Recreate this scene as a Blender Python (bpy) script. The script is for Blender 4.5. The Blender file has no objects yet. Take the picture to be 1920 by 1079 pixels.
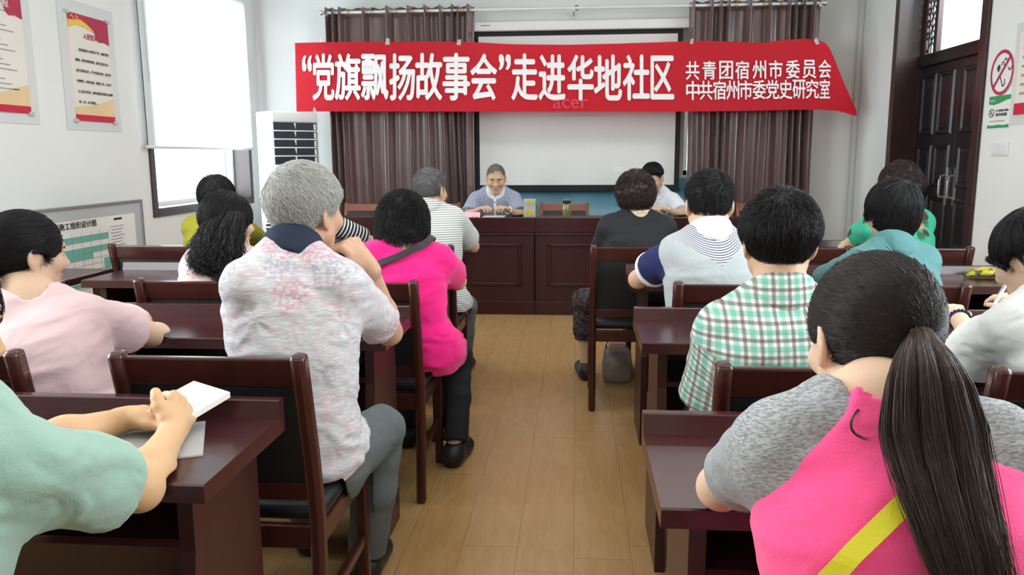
import bpy, bmesh, math, random
import numpy as np
from mathutils import Vector, Matrix
random.seed(7); rng = np.random.default_rng(7)
SC = bpy.context.scene
COL = SC.collection

# ------------------------------------------------------------------ camera
F_PX, CXP, CYP, CAM_H = 1500.0, 960.0, 539.5, 1.33
PITCH, YAW, ROLL = .163561, .08042, -.005282
_cp, _sp, _c, _s = math.cos(PITCH), math.sin(PITCH), math.cos(YAW), math.sin(YAW)
FWD = np.array([-_s * _cp, _c * _cp, -_sp])
_r0 = np.array([_c, _s, 0.0]); _u0 = np.cross(_r0, FWD)
RIGHT = _r0 * math.cos(ROLL) + _u0 * math.sin(ROLL)
UP = np.cross(RIGHT, FWD)
CAM_O = np.array([0, 0, CAM_H])
cam_d = bpy.data.cameras.new('camera'); cam = bpy.data.objects.new('camera', cam_d); COL.objects.link(cam)
cam_d.sensor_width = 36; cam_d.lens = F_PX / 1920 * 36; cam_d.clip_start = .02; cam_d.clip_end = 200
_m = Matrix([[RIGHT[i], UP[i], -FWD[i], CAM_O[i]] for i in range(3)] + [[0, 0, 0, 1]])
cam.matrix_world = _m
SC.camera = cam


def _ray(px, py): return FWD + RIGHT * (px - CXP) / F_PX - UP * (py - CYP) / F_PX
def at(px, py, Y):
    r = _ray(px, py); return CAM_O + r * (Y / r[1])
def atz(px, py, z):
    r = _ray(px, py); return CAM_O + r * ((z - CAM_H) / r[2])
def atx(px, py, x):
    r = _ray(px, py); return CAM_O + r * (x / r[0])


# ------------------------------------------------------------------ light and exposure
SC.view_settings.view_transform = 'Standard'
SC.view_settings.look = 'None'
SC.view_settings.gamma = 1.0
SC.view_settings.use_curve_mapping = False
SC.view_settings.exposure = 0.0
SC.cycles.use_denoising = True
SC.cycles.max_bounces = 8
SC.cycles.caustics_reflective = False
SC.cycles.caustics_refractive = False
SC.cycles.sample_clamp_indirect = 6.0

W = bpy.data.worlds.new('sky'); SC.world = W; W.use_nodes = True
W.node_tree.nodes['Background'].inputs[0].default_value = (.93, .97, 1.0, 1)
W.node_tree.nodes['Background'].inputs[1].default_value = 4.0

XL, XR, YB, YN, ZC = -3.30, 2.75, 8.30, -2.6, 3.15    # room shell: left, right, back, near, ceiling


def area(name, loc, target, sx, sy, power, color=(1, 1, 1), spread=math.pi):
    l = bpy.data.lights.new(name, 'AREA'); l.shape = 'RECTANGLE'; l.size = sx; l.size_y = sy
    l.energy = power; l.color = color; l.spread = spread
    o = bpy.data.objects.new(name, l); COL.objects.link(o); o.location = loc
    d = Vector(target) - Vector(loc)
    o.rotation_euler = d.to_track_quat('-Z', 'Y').to_euler(); return o


DAY = (.93, .97, 1.0)
area('daylight_window_blind', (XL - .28, 6.97, 2.0), (0, 6.97, 1.7), 1.8, 2.2, 105, DAY)
area('daylight_window_near', (XL - .2, 2.0, 1.9), (0, 2.2, 1.0), 2.2, 1.7, 150, DAY)
area('daylight_window_right', (XR + .2, 2.0, 1.9), (0, 2.2, 1.0), 2.2, 1.7, 125, DAY)
area('daylight_transom', (XR + .5, 6.62, 2.75), (0, 6.0, 1.6), 1.3, .8, 55, DAY)
for _i, _y in enumerate((-1.2, 1.3, 3.8, 6.3)):  # added soft fill from overhead; the room's own ceiling lamps are presumably off
    area('ceiling_fill', (-.3, _y, ZC - .06), (-.3, _y, 0), 3.4, .5, 25, (1.0, .985, .95))


# ------------------------------------------------------------------ materials
def nodes_of(m): return m.node_tree.nodes, m.node_tree.links


def pmat(name, col, rough=.6, spec=.4, var=0.0, vscale=12.0, bump=0.0, bscale=200.0, metal=0.0, sheen=0.0, coat=0.0, sss=0.0,
         stretch=(1, 1, 1), emit=0.0, trans=0.0):
    m = bpy.data.materials.new(name); m.use_nodes = True
    N, L = nodes_of(m); b = N['Principled BSDF']
    c = (*col[:3], 1)
    b.inputs['Base Color'].default_value = c
    b.inputs['Roughness'].default_value = rough
    b.inputs['Specular IOR Level'].default_value = spec
    b.inputs['Metallic'].default_value = metal
    if sheen: b.inputs['Sheen Weight'].default_value = sheen
    if coat: b.inputs['Coat Weight'].default_value = coat; b.inputs['Coat Roughness'].default_value = .12
    if sss:
        b.inputs['Subsurface Weight'].default_value = sss; b.inputs['Subsurface Radius'].default_value = (.012, .004, .002)
        b.inputs['Subsurface Scale'].default_value = 1.0
    if emit:
        b.inputs['Emission Color'].default_value = c; b.inputs['Emission Strength'].default_value = emit
    if trans: b.inputs['Transmission Weight'].default_value = trans
    tc = N.new('ShaderNodeTexCoord'); mp = N.new('ShaderNodeMapping'); mp.inputs['Scale'].default_value = stretch
    L.new(tc.outputs['Object'], mp.inputs['Vector'])
    if var or True:
        n = N.new('ShaderNodeTexNoise'); n.inputs['Scale'].default_value = vscale; n.inputs['Detail'].default_value = 4
        L.new(mp.outputs[0], n.inputs['Vector'])
        r = N.new('ShaderNodeMix'); r.data_type = 'RGBA'
        v = max(var, .02)
        r.inputs['A'].default_value = (*[x * (1 - v) for x in col[:3]], 1)
        r.inputs['B'].default_value = (*[min(1, x * (1 + v)) for x in col[:3]], 1)
        L.new(n.outputs['Fac'], r.inputs['Factor']); L.new(r.outputs['Result'], b.inputs['Base Color'])
    if bump:
        n2 = N.new('ShaderNodeTexNoise'); n2.inputs['Scale'].default_value = bscale; n2.inputs['Detail'].default_value = 3
        L.new(mp.outputs[0], n2.inputs['Vector'])
        bp = N.new('ShaderNodeBump'); bp.inputs['Strength'].default_value = bump; bp.inputs['Distance'].default_value = .004
        L.new(n2.outputs['Fac'], bp.inputs['Height']); L.new(bp.outputs[0], b.inputs['Normal'])
    return m


class G:
    """small helper for writing node graphs"""
    def __init__(s, name, rough=.6, spec=.3):
        s.m = bpy.data.materials.new(name); s.m.use_nodes = True
        s.N, s.L = nodes_of(s.m); s.b = s.N['Principled BSDF']
        s.b.inputs['Roughness'].default_value = rough; s.b.inputs['Specular IOR Level'].default_value = spec
    def n(s, t, **kw):
        x = s.N.new(t)
        for k, v in kw.items():
            if hasattr(x, k): setattr(x, k, v)
            else: x.inputs[k.replace('_', ' ')].default_value = v
        return x
    def l(s, a, b): s.L.new(a, b); return b
    def val(s, x, sock):
        if hasattr(x, 'links') or hasattr(x, 'is_output'): s.L.new(x, sock)
        else: sock.default_value = x
    def math(s, op, a, b=0.0, clamp=False):
        x = s.N.new('ShaderNodeMath'); x.operation = op; x.use_clamp = clamp
        s.val(a, x.inputs[0]); s.val(b, x.inputs[1]); return x.outputs[0]
    def mix(s, f, a, b):
        x = s.N.new('ShaderNodeMix'); x.data_type = 'RGBA'
        s.val(f, x.inputs['Factor'])
        for v, k in ((a, 'A'), (b, 'B')):
            if isinstance(v, tuple): x.inputs[k].default_value = (*v[:3], 1)
            else: s.L.new(v, x.inputs[k])
        return x.outputs['Result']
    def attr(s, name='tc'):
        x = s.N.new('ShaderNodeAttribute'); x.attribute_name = name; return x.outputs['Vector']
    def obj(s): return s.N.new('ShaderNodeTexCoord').outputs['Object']
    def xyz(s, v):
        x = s.N.new('ShaderNodeSeparateXYZ'); s.L.new(v, x.inputs[0]); return x.outputs
    def scale(s, v, sc, rot=(0, 0, 0)):
        x = s.N.new('ShaderNodeMapping'); x.inputs['Scale'].default_value = sc; x.inputs['Rotation'].default_value = rot
        s.L.new(v, x.inputs[0]); return x.outputs[0]
    def noise(s, v, sc, det=3, rough=.5):
        x = s.N.new('ShaderNodeTexNoise'); x.inputs['Scale'].default_value = sc; x.inputs['Detail'].default_value = det
        x.inputs['Roughness'].default_value = rough
        s.L.new(v, x.inputs['Vector']); return x.outputs['Fac']
    def stripe(s, coord, period, duty, soft=.03):
        """1 inside a stripe of width duty*period"""
        f = s.math('FRACT', s.math('ADD', s.math('DIVIDE', coord, period), 100.0))
        d = s.math('ABSOLUTE', s.math('SUBTRACT', f, .5))
        return s.math('DIVIDE', s.math('SUBTRACT', duty / 2 + soft, d), 2 * soft, True)
    def step(s, x, edge, soft): return s.math('DIVIDE', s.math('SUBTRACT', x, edge - soft), 2 * soft, True)
    def color(s, c): s.L.new(c, s.b.inputs['Base Color'])
    def bump(s, h, st=.3, dist=.004):
        x = s.N.new('ShaderNodeBump'); x.inputs['Strength'].default_value = st; x.inputs['Distance'].default_value = dist
        s.L.new(h, x.inputs['Height']); s.L.new(x.outputs[0], s.b.inputs['Normal'])


def wood_mat(name, a, b, rough=.24, axis=(1, 14, 14), spec=.38):
    g = G(name, rough, spec); o = g.obj()
    v = g.scale(o, axis)
    n = g.noise(v, 2.2, 6, .6); n2 = g.noise(v, 9, 4, .6)
    g.color(g.mix(g.math('MULTIPLY', n2, n), a, b))
    g.b.inputs['Coat Weight'].default_value = .10; g.b.inputs['Coat Roughness'].default_value = .15
    return g.m


M = {}
M['wall'] = pmat('wall_paint', (.80, .815, .80), .85, .2, .03, 1.5, .06, 90)
M['ceiling'] = pmat('ceiling_paint', (.82, .83, .82), .9, .2)
M['skirt'] = pmat('skirting_tile', (.16, .06, .045), .3, .5)
M['desk'] = wood_mat('desk_wood', (.030, .008, .009), (.075, .018, .018))
M['desk_side'] = wood_mat('desk_side_wood', (.03, .008, .008), (.07, .018, .017), .36, (14, 14, 1))
M['chair_wood'] = wood_mat('chair_wood', (.036, .010, .008), (.095, .024, .018), .25, (14, 14, 2))
M['chair_wood_red'] = wood_mat('chair_wood_red', (.16, .05, .028), (.36, .115, .055), .28, (2, 14, 14))
M['leather'] = pmat('black_leather', (.011, .013, .015), .42, .4, .1, 20, .12, 260)
M['door'] = wood_mat('door_wood', (.007, .006, .008), (.017, .013, .016), .30, (14, 14, 2))
M['jamb'] = wood_mat('jamb_wood', (.03, .015, .015), (.075, .035, .033), .3, (14, 14, 2))
M['frame_brown'] = pmat('window_frame_brown', (.05, .036, .036), .4, .5)
M['white_pl'] = pmat('white_plastic', (.80, .81, .82), .35, .5)
M['grey_pl'] = pmat('grey_plastic', (.50, .52, .53), .4, .5)
M['dark_pl'] = pmat('dark_plastic', (.012, .015, .026), .4, .4)
M['alu'] = pmat('brushed_aluminium', (.55, .56, .57), .35, .5, metal=.85)
M['chrome'] = pmat('chrome', (.8, .8, .8), .15, .5, metal=1)
M['brass'] = pmat('brass', (.72, .5, .2), .25, .5, metal=1)
M['black'] = pmat('black_border', (.012, .013, .014), .6, .3)
M['screen'] = pmat('screen_white', (.74, .75, .735), .9, .1)
M['paper'] = pmat('white_paper', (.82, .82, .80), .8, .2)
M['pink_paper'] = pmat('pink_paper', (.86, .48, .55), .7, .2)
M['grey_paper'] = pmat('grey_print', (.42, .43, .44), .8, .2)
M['black_ink'] = pmat('black_ink', (.05, .05, .055), .8, .1)
M['grey_ink'] = pmat('faded_ink', (.33, .33, .32), .8, .1)
M['white_ink'] = pmat('white_ink', (.86, .82, .83), .7, .2)
M['red_ink'] = pmat('red_print', (.58, .025, .06), .55, .3)
M['red_ink2'] = pmat('crimson_print', (.47, .035, .09), .5, .3, .25, 4)
M['gold_ink'] = pmat('gold_print', (.85, .55, .08), .5, .3)
M['green_ink'] = pmat('green_print', (.05, .33, .12), .5, .3)
M['mint_ink'] = pmat('mint_print', (.17, .48, .40), .6, .2, .06, 8)
M['cream'] = pmat('cream_print', (.80, .76, .70), .5, .3, .03, 3)
M['blue_ink'] = pmat('blue_print', (.10, .36, .50), .5, .3)
M['teal_ink'] = pmat('teal_print', (.12, .45, .45), .5, .3)
M['yellow'] = pmat('yellow_letters', (.72, .56, .03), .5, .3)
M['film'] = None


def film_mat():
    m = bpy.data.materials.new('clear_film'); m.use_nodes = True; N, L = nodes_of(m)
    b = N['Principled BSDF']; b.inputs['Base Color'].default_value = (.75, .78, .77, 1); b.inputs['Roughness'].default_value = .15
    t = N.new('ShaderNodeBsdfTransparent'); mx = N.new('ShaderNodeMixShader'); mx.inputs[0].default_value = .35
    n = N.new('ShaderNodeTexNoise'); n.inputs['Scale'].default_value = 6
    L.new(n.outputs['Fac'], b.inputs['Roughness'])
    L.new(t.outputs[0], mx.inputs[1]); L.new(b.outputs[0], mx.inputs[2]); L.new(mx.outputs[0], N['Material Output'].inputs[0]); return m


M['film'] = film_mat()


def glass_mat():
    m = bpy.data.materials.new('window_glass'); m.use_nodes = True; N, L = nodes_of(m)
    b = N['Principled BSDF']; b.inputs['Roughness'].default_value = .03; b.inputs['Base Color'].default_value = (.9, .95, .95, 1)
    n = N.new('ShaderNodeTexNoise'); n.inputs['Scale'].default_value = 3
    t = N.new('ShaderNodeBsdfTransparent'); t.inputs[0].default_value = (.94, .97, .97, 1)
    mx = N.new('ShaderNodeMixShader'); mx.inputs[0].default_value = .08
    L.new(t.outputs[0], mx.inputs[1]); L.new(b.outputs[0], mx.inputs[2]); L.new(mx.outputs[0], N['Material Output'].inputs[0]); return m


M['glass'] = glass_mat()


def trans_mat(name, col, w, rough=.8, see=0.0):
    """cloth that lets light through (translucent), optionally a little see-through"""
    m = bpy.data.materials.new(name); m.use_nodes = True; N, L = nodes_of(m); b = N['Principled BSDF']
    b.inputs['Base Color'].default_value = (*col, 1); b.inputs['Roughness'].default_value = rough; b.inputs['Specular IOR Level'].default_value = .25
    tc = N.new('ShaderNodeTexCoord'); n = N.new('ShaderNodeTexNoise'); n.inputs['Scale'].default_value = 3; L.new(tc.outputs['Object'], n.inputs['Vector'])
    bp = N.new('ShaderNodeBump'); bp.inputs['Strength'].default_value = .15; L.new(n.outputs['Fac'], bp.inputs['Height']); L.new(bp.outputs[0], b.inputs['Normal'])
    t = N.new('ShaderNodeBsdfTranslucent'); t.inputs[0].default_value = (*col, 1)
    mx = N.new('ShaderNodeMixShader'); mx.inputs[0].default_value = w
    L.new(b.outputs[0], mx.inputs[1]); L.new(t.outputs[0], mx.inputs[2]); out = mx.outputs[0]
    if see:
        tr = N.new('ShaderNodeBsdfTransparent'); m2 = N.new('ShaderNodeMixShader'); m2.inputs[0].default_value = see
        tr.inputs[0].default_value = (*[min(1, x * 1.6) for x in col], 1)
        L.new(out, m2.inputs[1]); L.new(tr.outputs[0], m2.inputs[2]); out = m2.outputs[0]
    L.new(out, N['Material Output'].inputs[0]); return m


M['blind'] = trans_mat('blind_fabric', (.84, .88, .90), .5)
M['banner'] = trans_mat('banner_cloth', (.62, .012, .028), .15, .45, .12)


def floor_mat():
    g = G('floor_laminate', .24, .5); o = g.obj(); x, y, z = g.xyz(o)
    pw, pl = .192, 1.25
    col = g.math('FLOOR', g.math('DIVIDE', x, pw))
    rnd = g.math('FRACT', g.math('MULTIPLY', g.math('SINE', g.math('MULTIPLY', col, 12.9898)), 43758.5))
    yy = g.math('ADD', y, g.math('MULTIPLY', rnd, pl))
    row = g.math('FLOOR', g.math('DIVIDE', yy, pl))
    idn = g.math('FRACT', g.math('MULTIPLY', g.math('SINE', g.math('ADD', g.math('MULTIPLY', row, 78.2), g.math('MULTIPLY', col, 37.7))), 1758.5))
    cmb = g.n('ShaderNodeCombineXYZ')
    g.l(g.math('ADD', g.math('MULTIPLY', x, 7.0), g.math('MULTIPLY', idn, 31.0)), cmb.inputs[0])
    g.l(g.math('MULTIPLY', y, 1.1), cmb.inputs[1]); g.l(g.math('MULTIPLY', idn, 17.0), cmb.inputs[2])
    n = g.noise(cmb.outputs[0], 1.6, 5, .62)
    w = g.math('FRACT', g.math('MULTIPLY', n, 6.0))
    w = g.math('ABSOLUTE', g.math('SUBTRACT', w, .5))
    fine = g.noise(g.scale(o, (60, 3, 1)), 3, 3)
    base = g.mix(g.math('MULTIPLY', w, 1.3, True), (.40, .235, .09), (.50, .31, .135))
    base = g.mix(g.math('MULTIPLY', fine, .3), base, (.33, .19, .075))
    base = g.mix(g.math('MULTIPLY', idn, .3), base, (.46, .29, .13))
    seam = g.math('MAXIMUM', g.math('SUBTRACT', 1.0, g.step(g.math('ABSOLUTE', g.math('SUBTRACT', g.math('FRACT', g.math('DIVIDE', x, pw)), .5)), .492, .004)), 0.0)
    sx = g.step(g.math('ABSOLUTE', g.math('SUBTRACT', g.math('FRACT', g.math('DIVIDE', x, pw)), .5)), .492, .004)
    sy = g.step(g.math('ABSOLUTE', g.math('SUBTRACT', g.math('FRACT', g.math('DIVIDE', yy, pl)), .5)), .4985, .001)
    g.color(g.mix(g.math('MULTIPLY', g.math('MAXIMUM', sx, sy), .55), base, (.16, .09, .04)))
    return g.m


M['floor'] = floor_mat()


def curtain_mat():
    g = G('curtain_satin', .27, .9); o = g.obj()
    n = g.noise(g.scale(o, (30, 30, 2)), 4, 3)
    g.color(g.mix(n, (.085, .042, .039), (.185, .098, .086)))
    g.b.inputs['Sheen Weight'].default_value = .4
    return g.m


M['curtain'] = curtain_mat()
# cloth
M['sage'] = pmat('sage_tee', (.27, .42, .35), .9, .15, .06, 6, .25, 260, sheen=.3)
M['palepink'] = pmat('pale_pink_tee', (.72, .53, .54), .9, .15, .05, 6, .25, 260, sheen=.3)
M['hotpink'] = pmat('hot_pink_top', (.78, .012, .20), .85, .2, .06, 8, .2, 260, sheen=.2)
M['vestpink'] = pmat('pink_vest', (.92, .09, .28), .85, .2, .04, 10, .2, 300, sheen=.2)
M['olive'] = pmat('olive_shirt', (.30, .29, .03), .9, .2, .06, 8, .2, 200)
M['blackcloth'] = pmat('black_blouse', (.014, .014, .016), .75, .3, .1, 20, .2, 200)
M['teal'] = pmat('teal_shirt', (.055, .18, .185), .7, .35, .06, 6, .2, 260, sheen=.2)
M['whitecloth'] = pmat('white_blouse', (.74, .76, .75), .8, .2, .03, 8, .2, 260)
M['whiteshirt'] = pmat('white_shirt', (.68, .71, .76), .8, .2, .03, 8, .2, 260)
M['navy'] = pmat('navy_cloth', (.022, .028, .09), .85, .2, .06, 10, .2, 260)
M['navycollar'] = pmat('navy_collar', (.02, .028, .05), .85, .2, .06, 10, .3, 260)
M['greycloth'] = pmat('grey_polo_back', (.40, .44, .45), .9, .15, .06, 40, .2, 260)
M['greytrouser'] = pmat('grey_trousers', (.12, .14, .14), .85, .2, .1, 8, .3, 240)
M['darktrouser'] = pmat('dark_trousers', (.02, .022, .026), .8, .2, .1, 12, .2, 240)
M['whiteknit'] = pmat('white_knit', (.80, .80, .80), .9, .2, .03, 10, .2, 260)
M['yellowstrap'] = pmat('yellow_strap', (.66, .60, .02), .5, .4, .06, 30, .15, 300)
M['darkstrap'] = pmat('dark_strap', (.022, .016, .018), .5, .4, .06, 30, .15, 300)
M['shoe'] = pmat('black_shoe', (.012, .012, .014), .5, .4)
M['sole'] = pmat('shoe_sole', (.05, .05, .045), .7, .2)
M['hair_black'] = pmat('black_hair', (.010, .009, .010), .45, .3, .3, 90)
M['hair_brown'] = pmat('dark_brown_hair', (.016, .011, .010), .42, .3, .4, 70, stretch=(1, 1, .15))
M['hair_tail'] = pmat('brown_ponytail_hair', (.036, .019, .014), .42, .35, .5, 70, stretch=(1, 1, .15))
M['hair_grey'] = pmat('silver_hair', (.52, .52, .49), .5, .4, .2, 60)
M['hair_steel'] = pmat('steel_grey_hair', (.12, .12, .12), .55, .4, .4, 60)
M['hair_stub'] = pmat('cropped_grey_hair', (.16, .14, .13), .7, .3, .3, 60)
M['hair_red'] = pmat('reddish_black_hair', (.028, .014, .013), .45, .4, .3, 60)
M['eye'] = pmat('eye_dark', (.02, .015, .012), .2, .5)
M['brow'] = pmat('eyebrow', (.05, .035, .03), .8, .2)
M['lip'] = pmat('lip', (.52, .25, .20), .5, .3)
M['nail'] = pmat('finger_nail', (.72, .47, .40), .3, .5)


def skin(name, c): return pmat(name, c, .52, .35, .06, 14, .10, 300, sss=.12)


SKIN = dict(tan=skin('skin_tan', (.58, .36, .20)), warm=skin('skin_warm', (.58, .37, .24)), fair=skin('skin_fair', (.66, .45, .32)),
            ruddy=skin('skin_ruddy', (.55, .33, .22)), light=skin('skin_light', (.66, .46, .30)))


def heather_mat():      # grey-haired man: streaky pale polo with faint pink and grey flowers
    g = G('floral_heather', .85, .2); t = g.attr()
    n = g.noise(g.scale(t, (40, 330, 40)), 1.0, 4, .65)
    c = g.mix(g.step(n, .5, .13), (.42, .45, .47), (.69, .67, .69))
    pk = g.noise(g.scale(t, (26, 120, 26)), 1.0, 3)
    c = g.mix(g.math('MULTIPLY', g.step(pk, .58, .06), .55), c, (.66, .36, .44))
    vo = g.n('ShaderNodeTexVoronoi'); vo.inputs['Scale'].default_value = 7.5; g.l(t, vo.inputs['Vector'])
    wob = g.noise(g.scale(t, (90, 90, 90)), 1.0, 3)
    d = vo.outputs['Distance']
    ring = g.math('MULTIPLY', g.math('SUBTRACT', 1.0, g.step(d, .40, .05)), g.step(wob, .5, .06))
    cs = g.xyz(vo.outputs['Color'])
    ring = g.math('MULTIPLY', ring, g.step(cs[0], .45, .02))
    c = g.mix(g.math('MULTIPLY', ring, .6), c, g.mix(g.step(cs[1], .5, .02), (.55, .22, .30), (.30, .30, .36)))
    g.color(c); g.bump(g.noise(t, 300), .2); return g.m


def plaid_mat():
    g = G('green_brown_plaid', .85, .2); t = g.attr(); x, y, z = g.xyz(t)
    p = .037
    c = (.74, .78, .74)
    sgx = g.stripe(x, p, .34); sgy = g.stripe(y, p, .34)
    sbx = g.stripe(g.math('ADD', x, p / 2), p, .22); sby = g.stripe(g.math('ADD', y, p / 2), p, .22)
    c1 = g.mix(g.math('MULTIPLY', sgx, .55), c, (.06, .42, .30)); c1 = g.mix(g.math('MULTIPLY', sgy, .55), c1, (.06, .42, .30))
    c1 = g.mix(g.math('MULTIPLY', sbx, .62), c1, (.10, .035, .035)); c1 = g.mix(g.math('MULTIPLY', sby, .62), c1, (.10, .035, .035))
    g.color(c1); g.bump(g.noise(t, 300), .2); return g.m


def stripe_mat(name, a, b, period, duty, axis=1, soft=.08):
    g = G(name, .85, .2); t = g.attr(); s = g.xyz(t)[axis]
    g.color(g.mix(g.stripe(s, period, duty, soft), a, b)); g.bump(g.noise(t, 300), .2); return g.m


def marl_mat(name, a, b, sc=(130, 480, 130)):
    g = G(name, .9, .15); t = g.attr()
    n = g.noise(g.scale(t, sc), 1.0, 4, .7); g.color(g.mix(g.step(n, .5, .1), a, b)); g.bump(n, .25); return g.m


def flower_mat():
    g = G('green_floral_blouse', .7, .3); t = g.attr()
    vo = g.n('ShaderNodeTexVoronoi'); vo.inputs['Scale'].default_value = 13; g.l(t, vo.inputs['Vector'])
    wob = g.noise(t, 40, 3)
    d = g.math('ADD', vo.outputs['Distance'], g.math('MULTIPLY', g.math('SUBTRACT', wob, .5), .5))
    cs = g.xyz(vo.outputs['Color'])
    base = g.mix(g.noise(t, 9), (.02, .30, .17), (.06, .50, .33))
    petal = g.mix(g.step(cs[0], .6, .02), (.03, .13, .05), (.75, .45, .12))
    petal = g.mix(g.step(cs[0], .82, .02), petal, (.75, .20, .10))
    petal = g.mix(g.step(cs[1], .8, .02), petal, (.07, .03, .03))
    g.color(g.mix(g.math('SUBTRACT', 1.0, g.step(d, .36, .06)), base, petal)); return g.m


def polo9_mat():      # grey back with a curved striped yoke, navy sleeves
    g = G('grey_navy_polo', .88, .2); t = g.attr(); x, y, z = g.xyz(t)
    base = g.mix(g.noise(g.scale(t, (120, 120, 120)), 1.0, 2), (.36, .40, .41), (.47, .50, .51))
    ax = g.math('ABSOLUTE', x)
    edge = g.math('SUBTRACT', g.math('MULTIPLY', ax, .62), .100)     # V-shaped lower edge of the yoke
    inside = g.step(g.math('SUBTRACT', y, edge), 0.0, .002)
    st = g.stripe(g.math('SUBTRACT', y, g.math('MULTIPLY', g.math('MULTIPLY', ax, ax), 4.0)), .0085, .42, .1)
    yoke = g.mix(st, (.70, .72, .75), (.04, .05, .11))
    c = g.mix(inside, base, yoke)
    arm = g.step(z, 5.0, .1)      # sleeve vertices carry z = 10
    c = g.mix(arm, c, (.022, .028, .10)); g.color(c); g.bump(g.noise(t, 300), .2); return g.m


M['heather'] = heather_mat(); M['plaid'] = plaid_mat(); M['flower'] = flower_mat(); M['polo9'] = polo9_mat()
M['polo7'] = stripe_mat('grey_white_stripe', (.66, .67, .65), (.20, .21, .21), .0125, .36)
M['breton'] = stripe_mat('navy_white_stripe', (.78, .78, .76), (.015, .018, .03), .021, .62)
M['marl'] = marl_mat('grey_marl_tee', (.20, .21, .22), (.43, .44, .45))
M['bluepolo'] = marl_mat('blue_grey_polo', (.20, .23, .34), (.40, .43, .52), (200, 40, 60))
M['patterned'] = marl_mat('patterned_black_cloth', (.012, .012, .015), (.10, .08, .08), (40, 40, 40))


# ------------------------------------------------------------------ mesh helpers
def box(bm, x0, x1, y0, y1, z0, z1, bev=0.0, seg=2):
    r = bmesh.ops.create_cube(bm, size=1)
    for v in r['verts']:
        v.co = Vector(((x0 + x1) / 2 + v.co.x * (x1 - x0), (y0 + y1) / 2 + v.co.y * (y1 - y0), (z0 + z1) / 2 + v.co.z * (z1 - z0)))
    if bev:
        es = list({e for v in r['verts'] for e in v.link_edges})
        bmesh.ops.bevel(bm, geom=es, offset=bev, segments=seg, affect='EDGES', profile=.5)
    return r


def prism(bm, pts, axis, lo, hi):
    """polygon pts (2-D) extruded along axis ('x','y','z') from lo to hi"""
    def mk(p, t):
        a, b = p
        return {'x': (t, a, b), 'y': (a, t, b), 'z': (a, b, t)}[axis]
    A = [bm.verts.new(mk(p, lo)) for p in pts]; B = [bm.verts.new(mk(p, hi)) for p in pts]
    n = len(pts)
    fs = [bm.faces.new(A), bm.faces.new(B[::-1])]
    for i in range(n): fs.append(bm.faces.new((A[i], B[i], B[(i + 1) % n], A[(i + 1) % n])))
    bmesh.ops.recalc_face_normals(bm, faces=fs)


def loft(bm, rings, cap=True):
    R = [[bm.verts.new(p) for p in r] for r in rings]
    n = len(rings[0]); fs = []
    for a, b in zip(R, R[1:]):
        for i in range(n): fs.append(bm.faces.new((a[i], a[(i + 1) % n], b[(i + 1) % n], b[i])))
    if cap: fs.append(bm.faces.new(R[0][::-1])); fs.append(bm.faces.new(R[-1]))
    bmesh.ops.recalc_face_normals(bm, faces=fs)


def tube(bm, pts, r, n=10, flat=1.0):
    pts = [np.array(p, float) for p in pts]; rings = []
    rr = r if hasattr(r, '__len__') else [r] * len(pts)
    up = np.array([0, 0, 1.0])
    for i, p in enumerate(pts):
        d = pts[min(i + 1, len(pts) - 1)] - pts[max(i - 1, 0)]; d /= np.linalg.norm(d)
        u = up if abs(d @ up) < .95 else np.array([1.0, 0, 0])
        a = np.cross(d, u); a /= np.linalg.norm(a); b = np.cross(d, a)
        rings.append([p + rr[i] * (a * math.cos(t) + b * flat * math.sin(t)) for t in np.linspace(0, 2 * math.pi, n, endpoint=False)])
    loft(bm, rings)


def lathe(bm, prof, c, n=24):
    loft(bm, [[(c[0] + r * math.cos(t), c[1] + r * math.sin(t), c[2] + z) for t in np.linspace(0, 2 * math.pi, n, endpoint=False)] for r, z in prof])


def flat_poly(bm, pts, off):
    """thin plate: 3-D polygon pts, thickness vector off"""
    A = [bm.verts.new(p) for p in pts]; B = [bm.verts.new(np.array(p) + off) for p in pts]; n = len(pts)
    fs = [bm.faces.new(A), bm.faces.new(B[::-1])]
    for i in range(n): fs.append(bm.faces.new((A[i], B[i], B[(i + 1) % n], A[(i + 1) % n])))
    bmesh.ops.recalc_face_normals(bm, faces=fs)


def BM(): return bmesh.new()


def obj(name, bm, m, parent=None, smooth=False, loc=None):
    me = bpy.data.meshes.new(name); bm.to_mesh(me); bm.free()
    o = bpy.data.objects.new(name, me); COL.objects.link(o)
    for x in (m if isinstance(m, (list, tuple)) else [m]): me.materials.append(x)
    if smooth:
        me.polygons.foreach_set('use_smooth', [True] * len(me.polygons))
    if smooth == 'auto': me.set_sharp_from_angle(angle=math.radians(40))
    if loc is not None:
        me.transform(Matrix.Translation(-Vector(loc)))
        if parent is None: o.location = loc
    if parent is not None: o.parent = parent
    return o


def tag(o, label=None, cat=None, group=None, kind=None):
    if label: o['label'] = label
    if cat: o['category'] = cat
    if group: o['group'] = group
    if kind: o['kind'] = kind
    return o


def empty(name, loc, label, cat, group=None, rz=0.0):
    o = bpy.data.objects.new(name, None); COL.objects.link(o); o.location = loc; o.rotation_euler = (0, 0, rz)
    o.empty_display_size = .1
    return tag(o, label, cat, group)


def struct(name, bm, m, parent=None, smooth=False):
    o = obj(name, bm, m, parent, smooth)
    if parent is None: o['kind'] = 'structure'
    return o


def copy_tree(o, parent=None):
    c = o.copy(); COL.objects.link(c); c.parent = parent
    for ch in list(o.children): copy_tree(ch, c)
    return c


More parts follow.
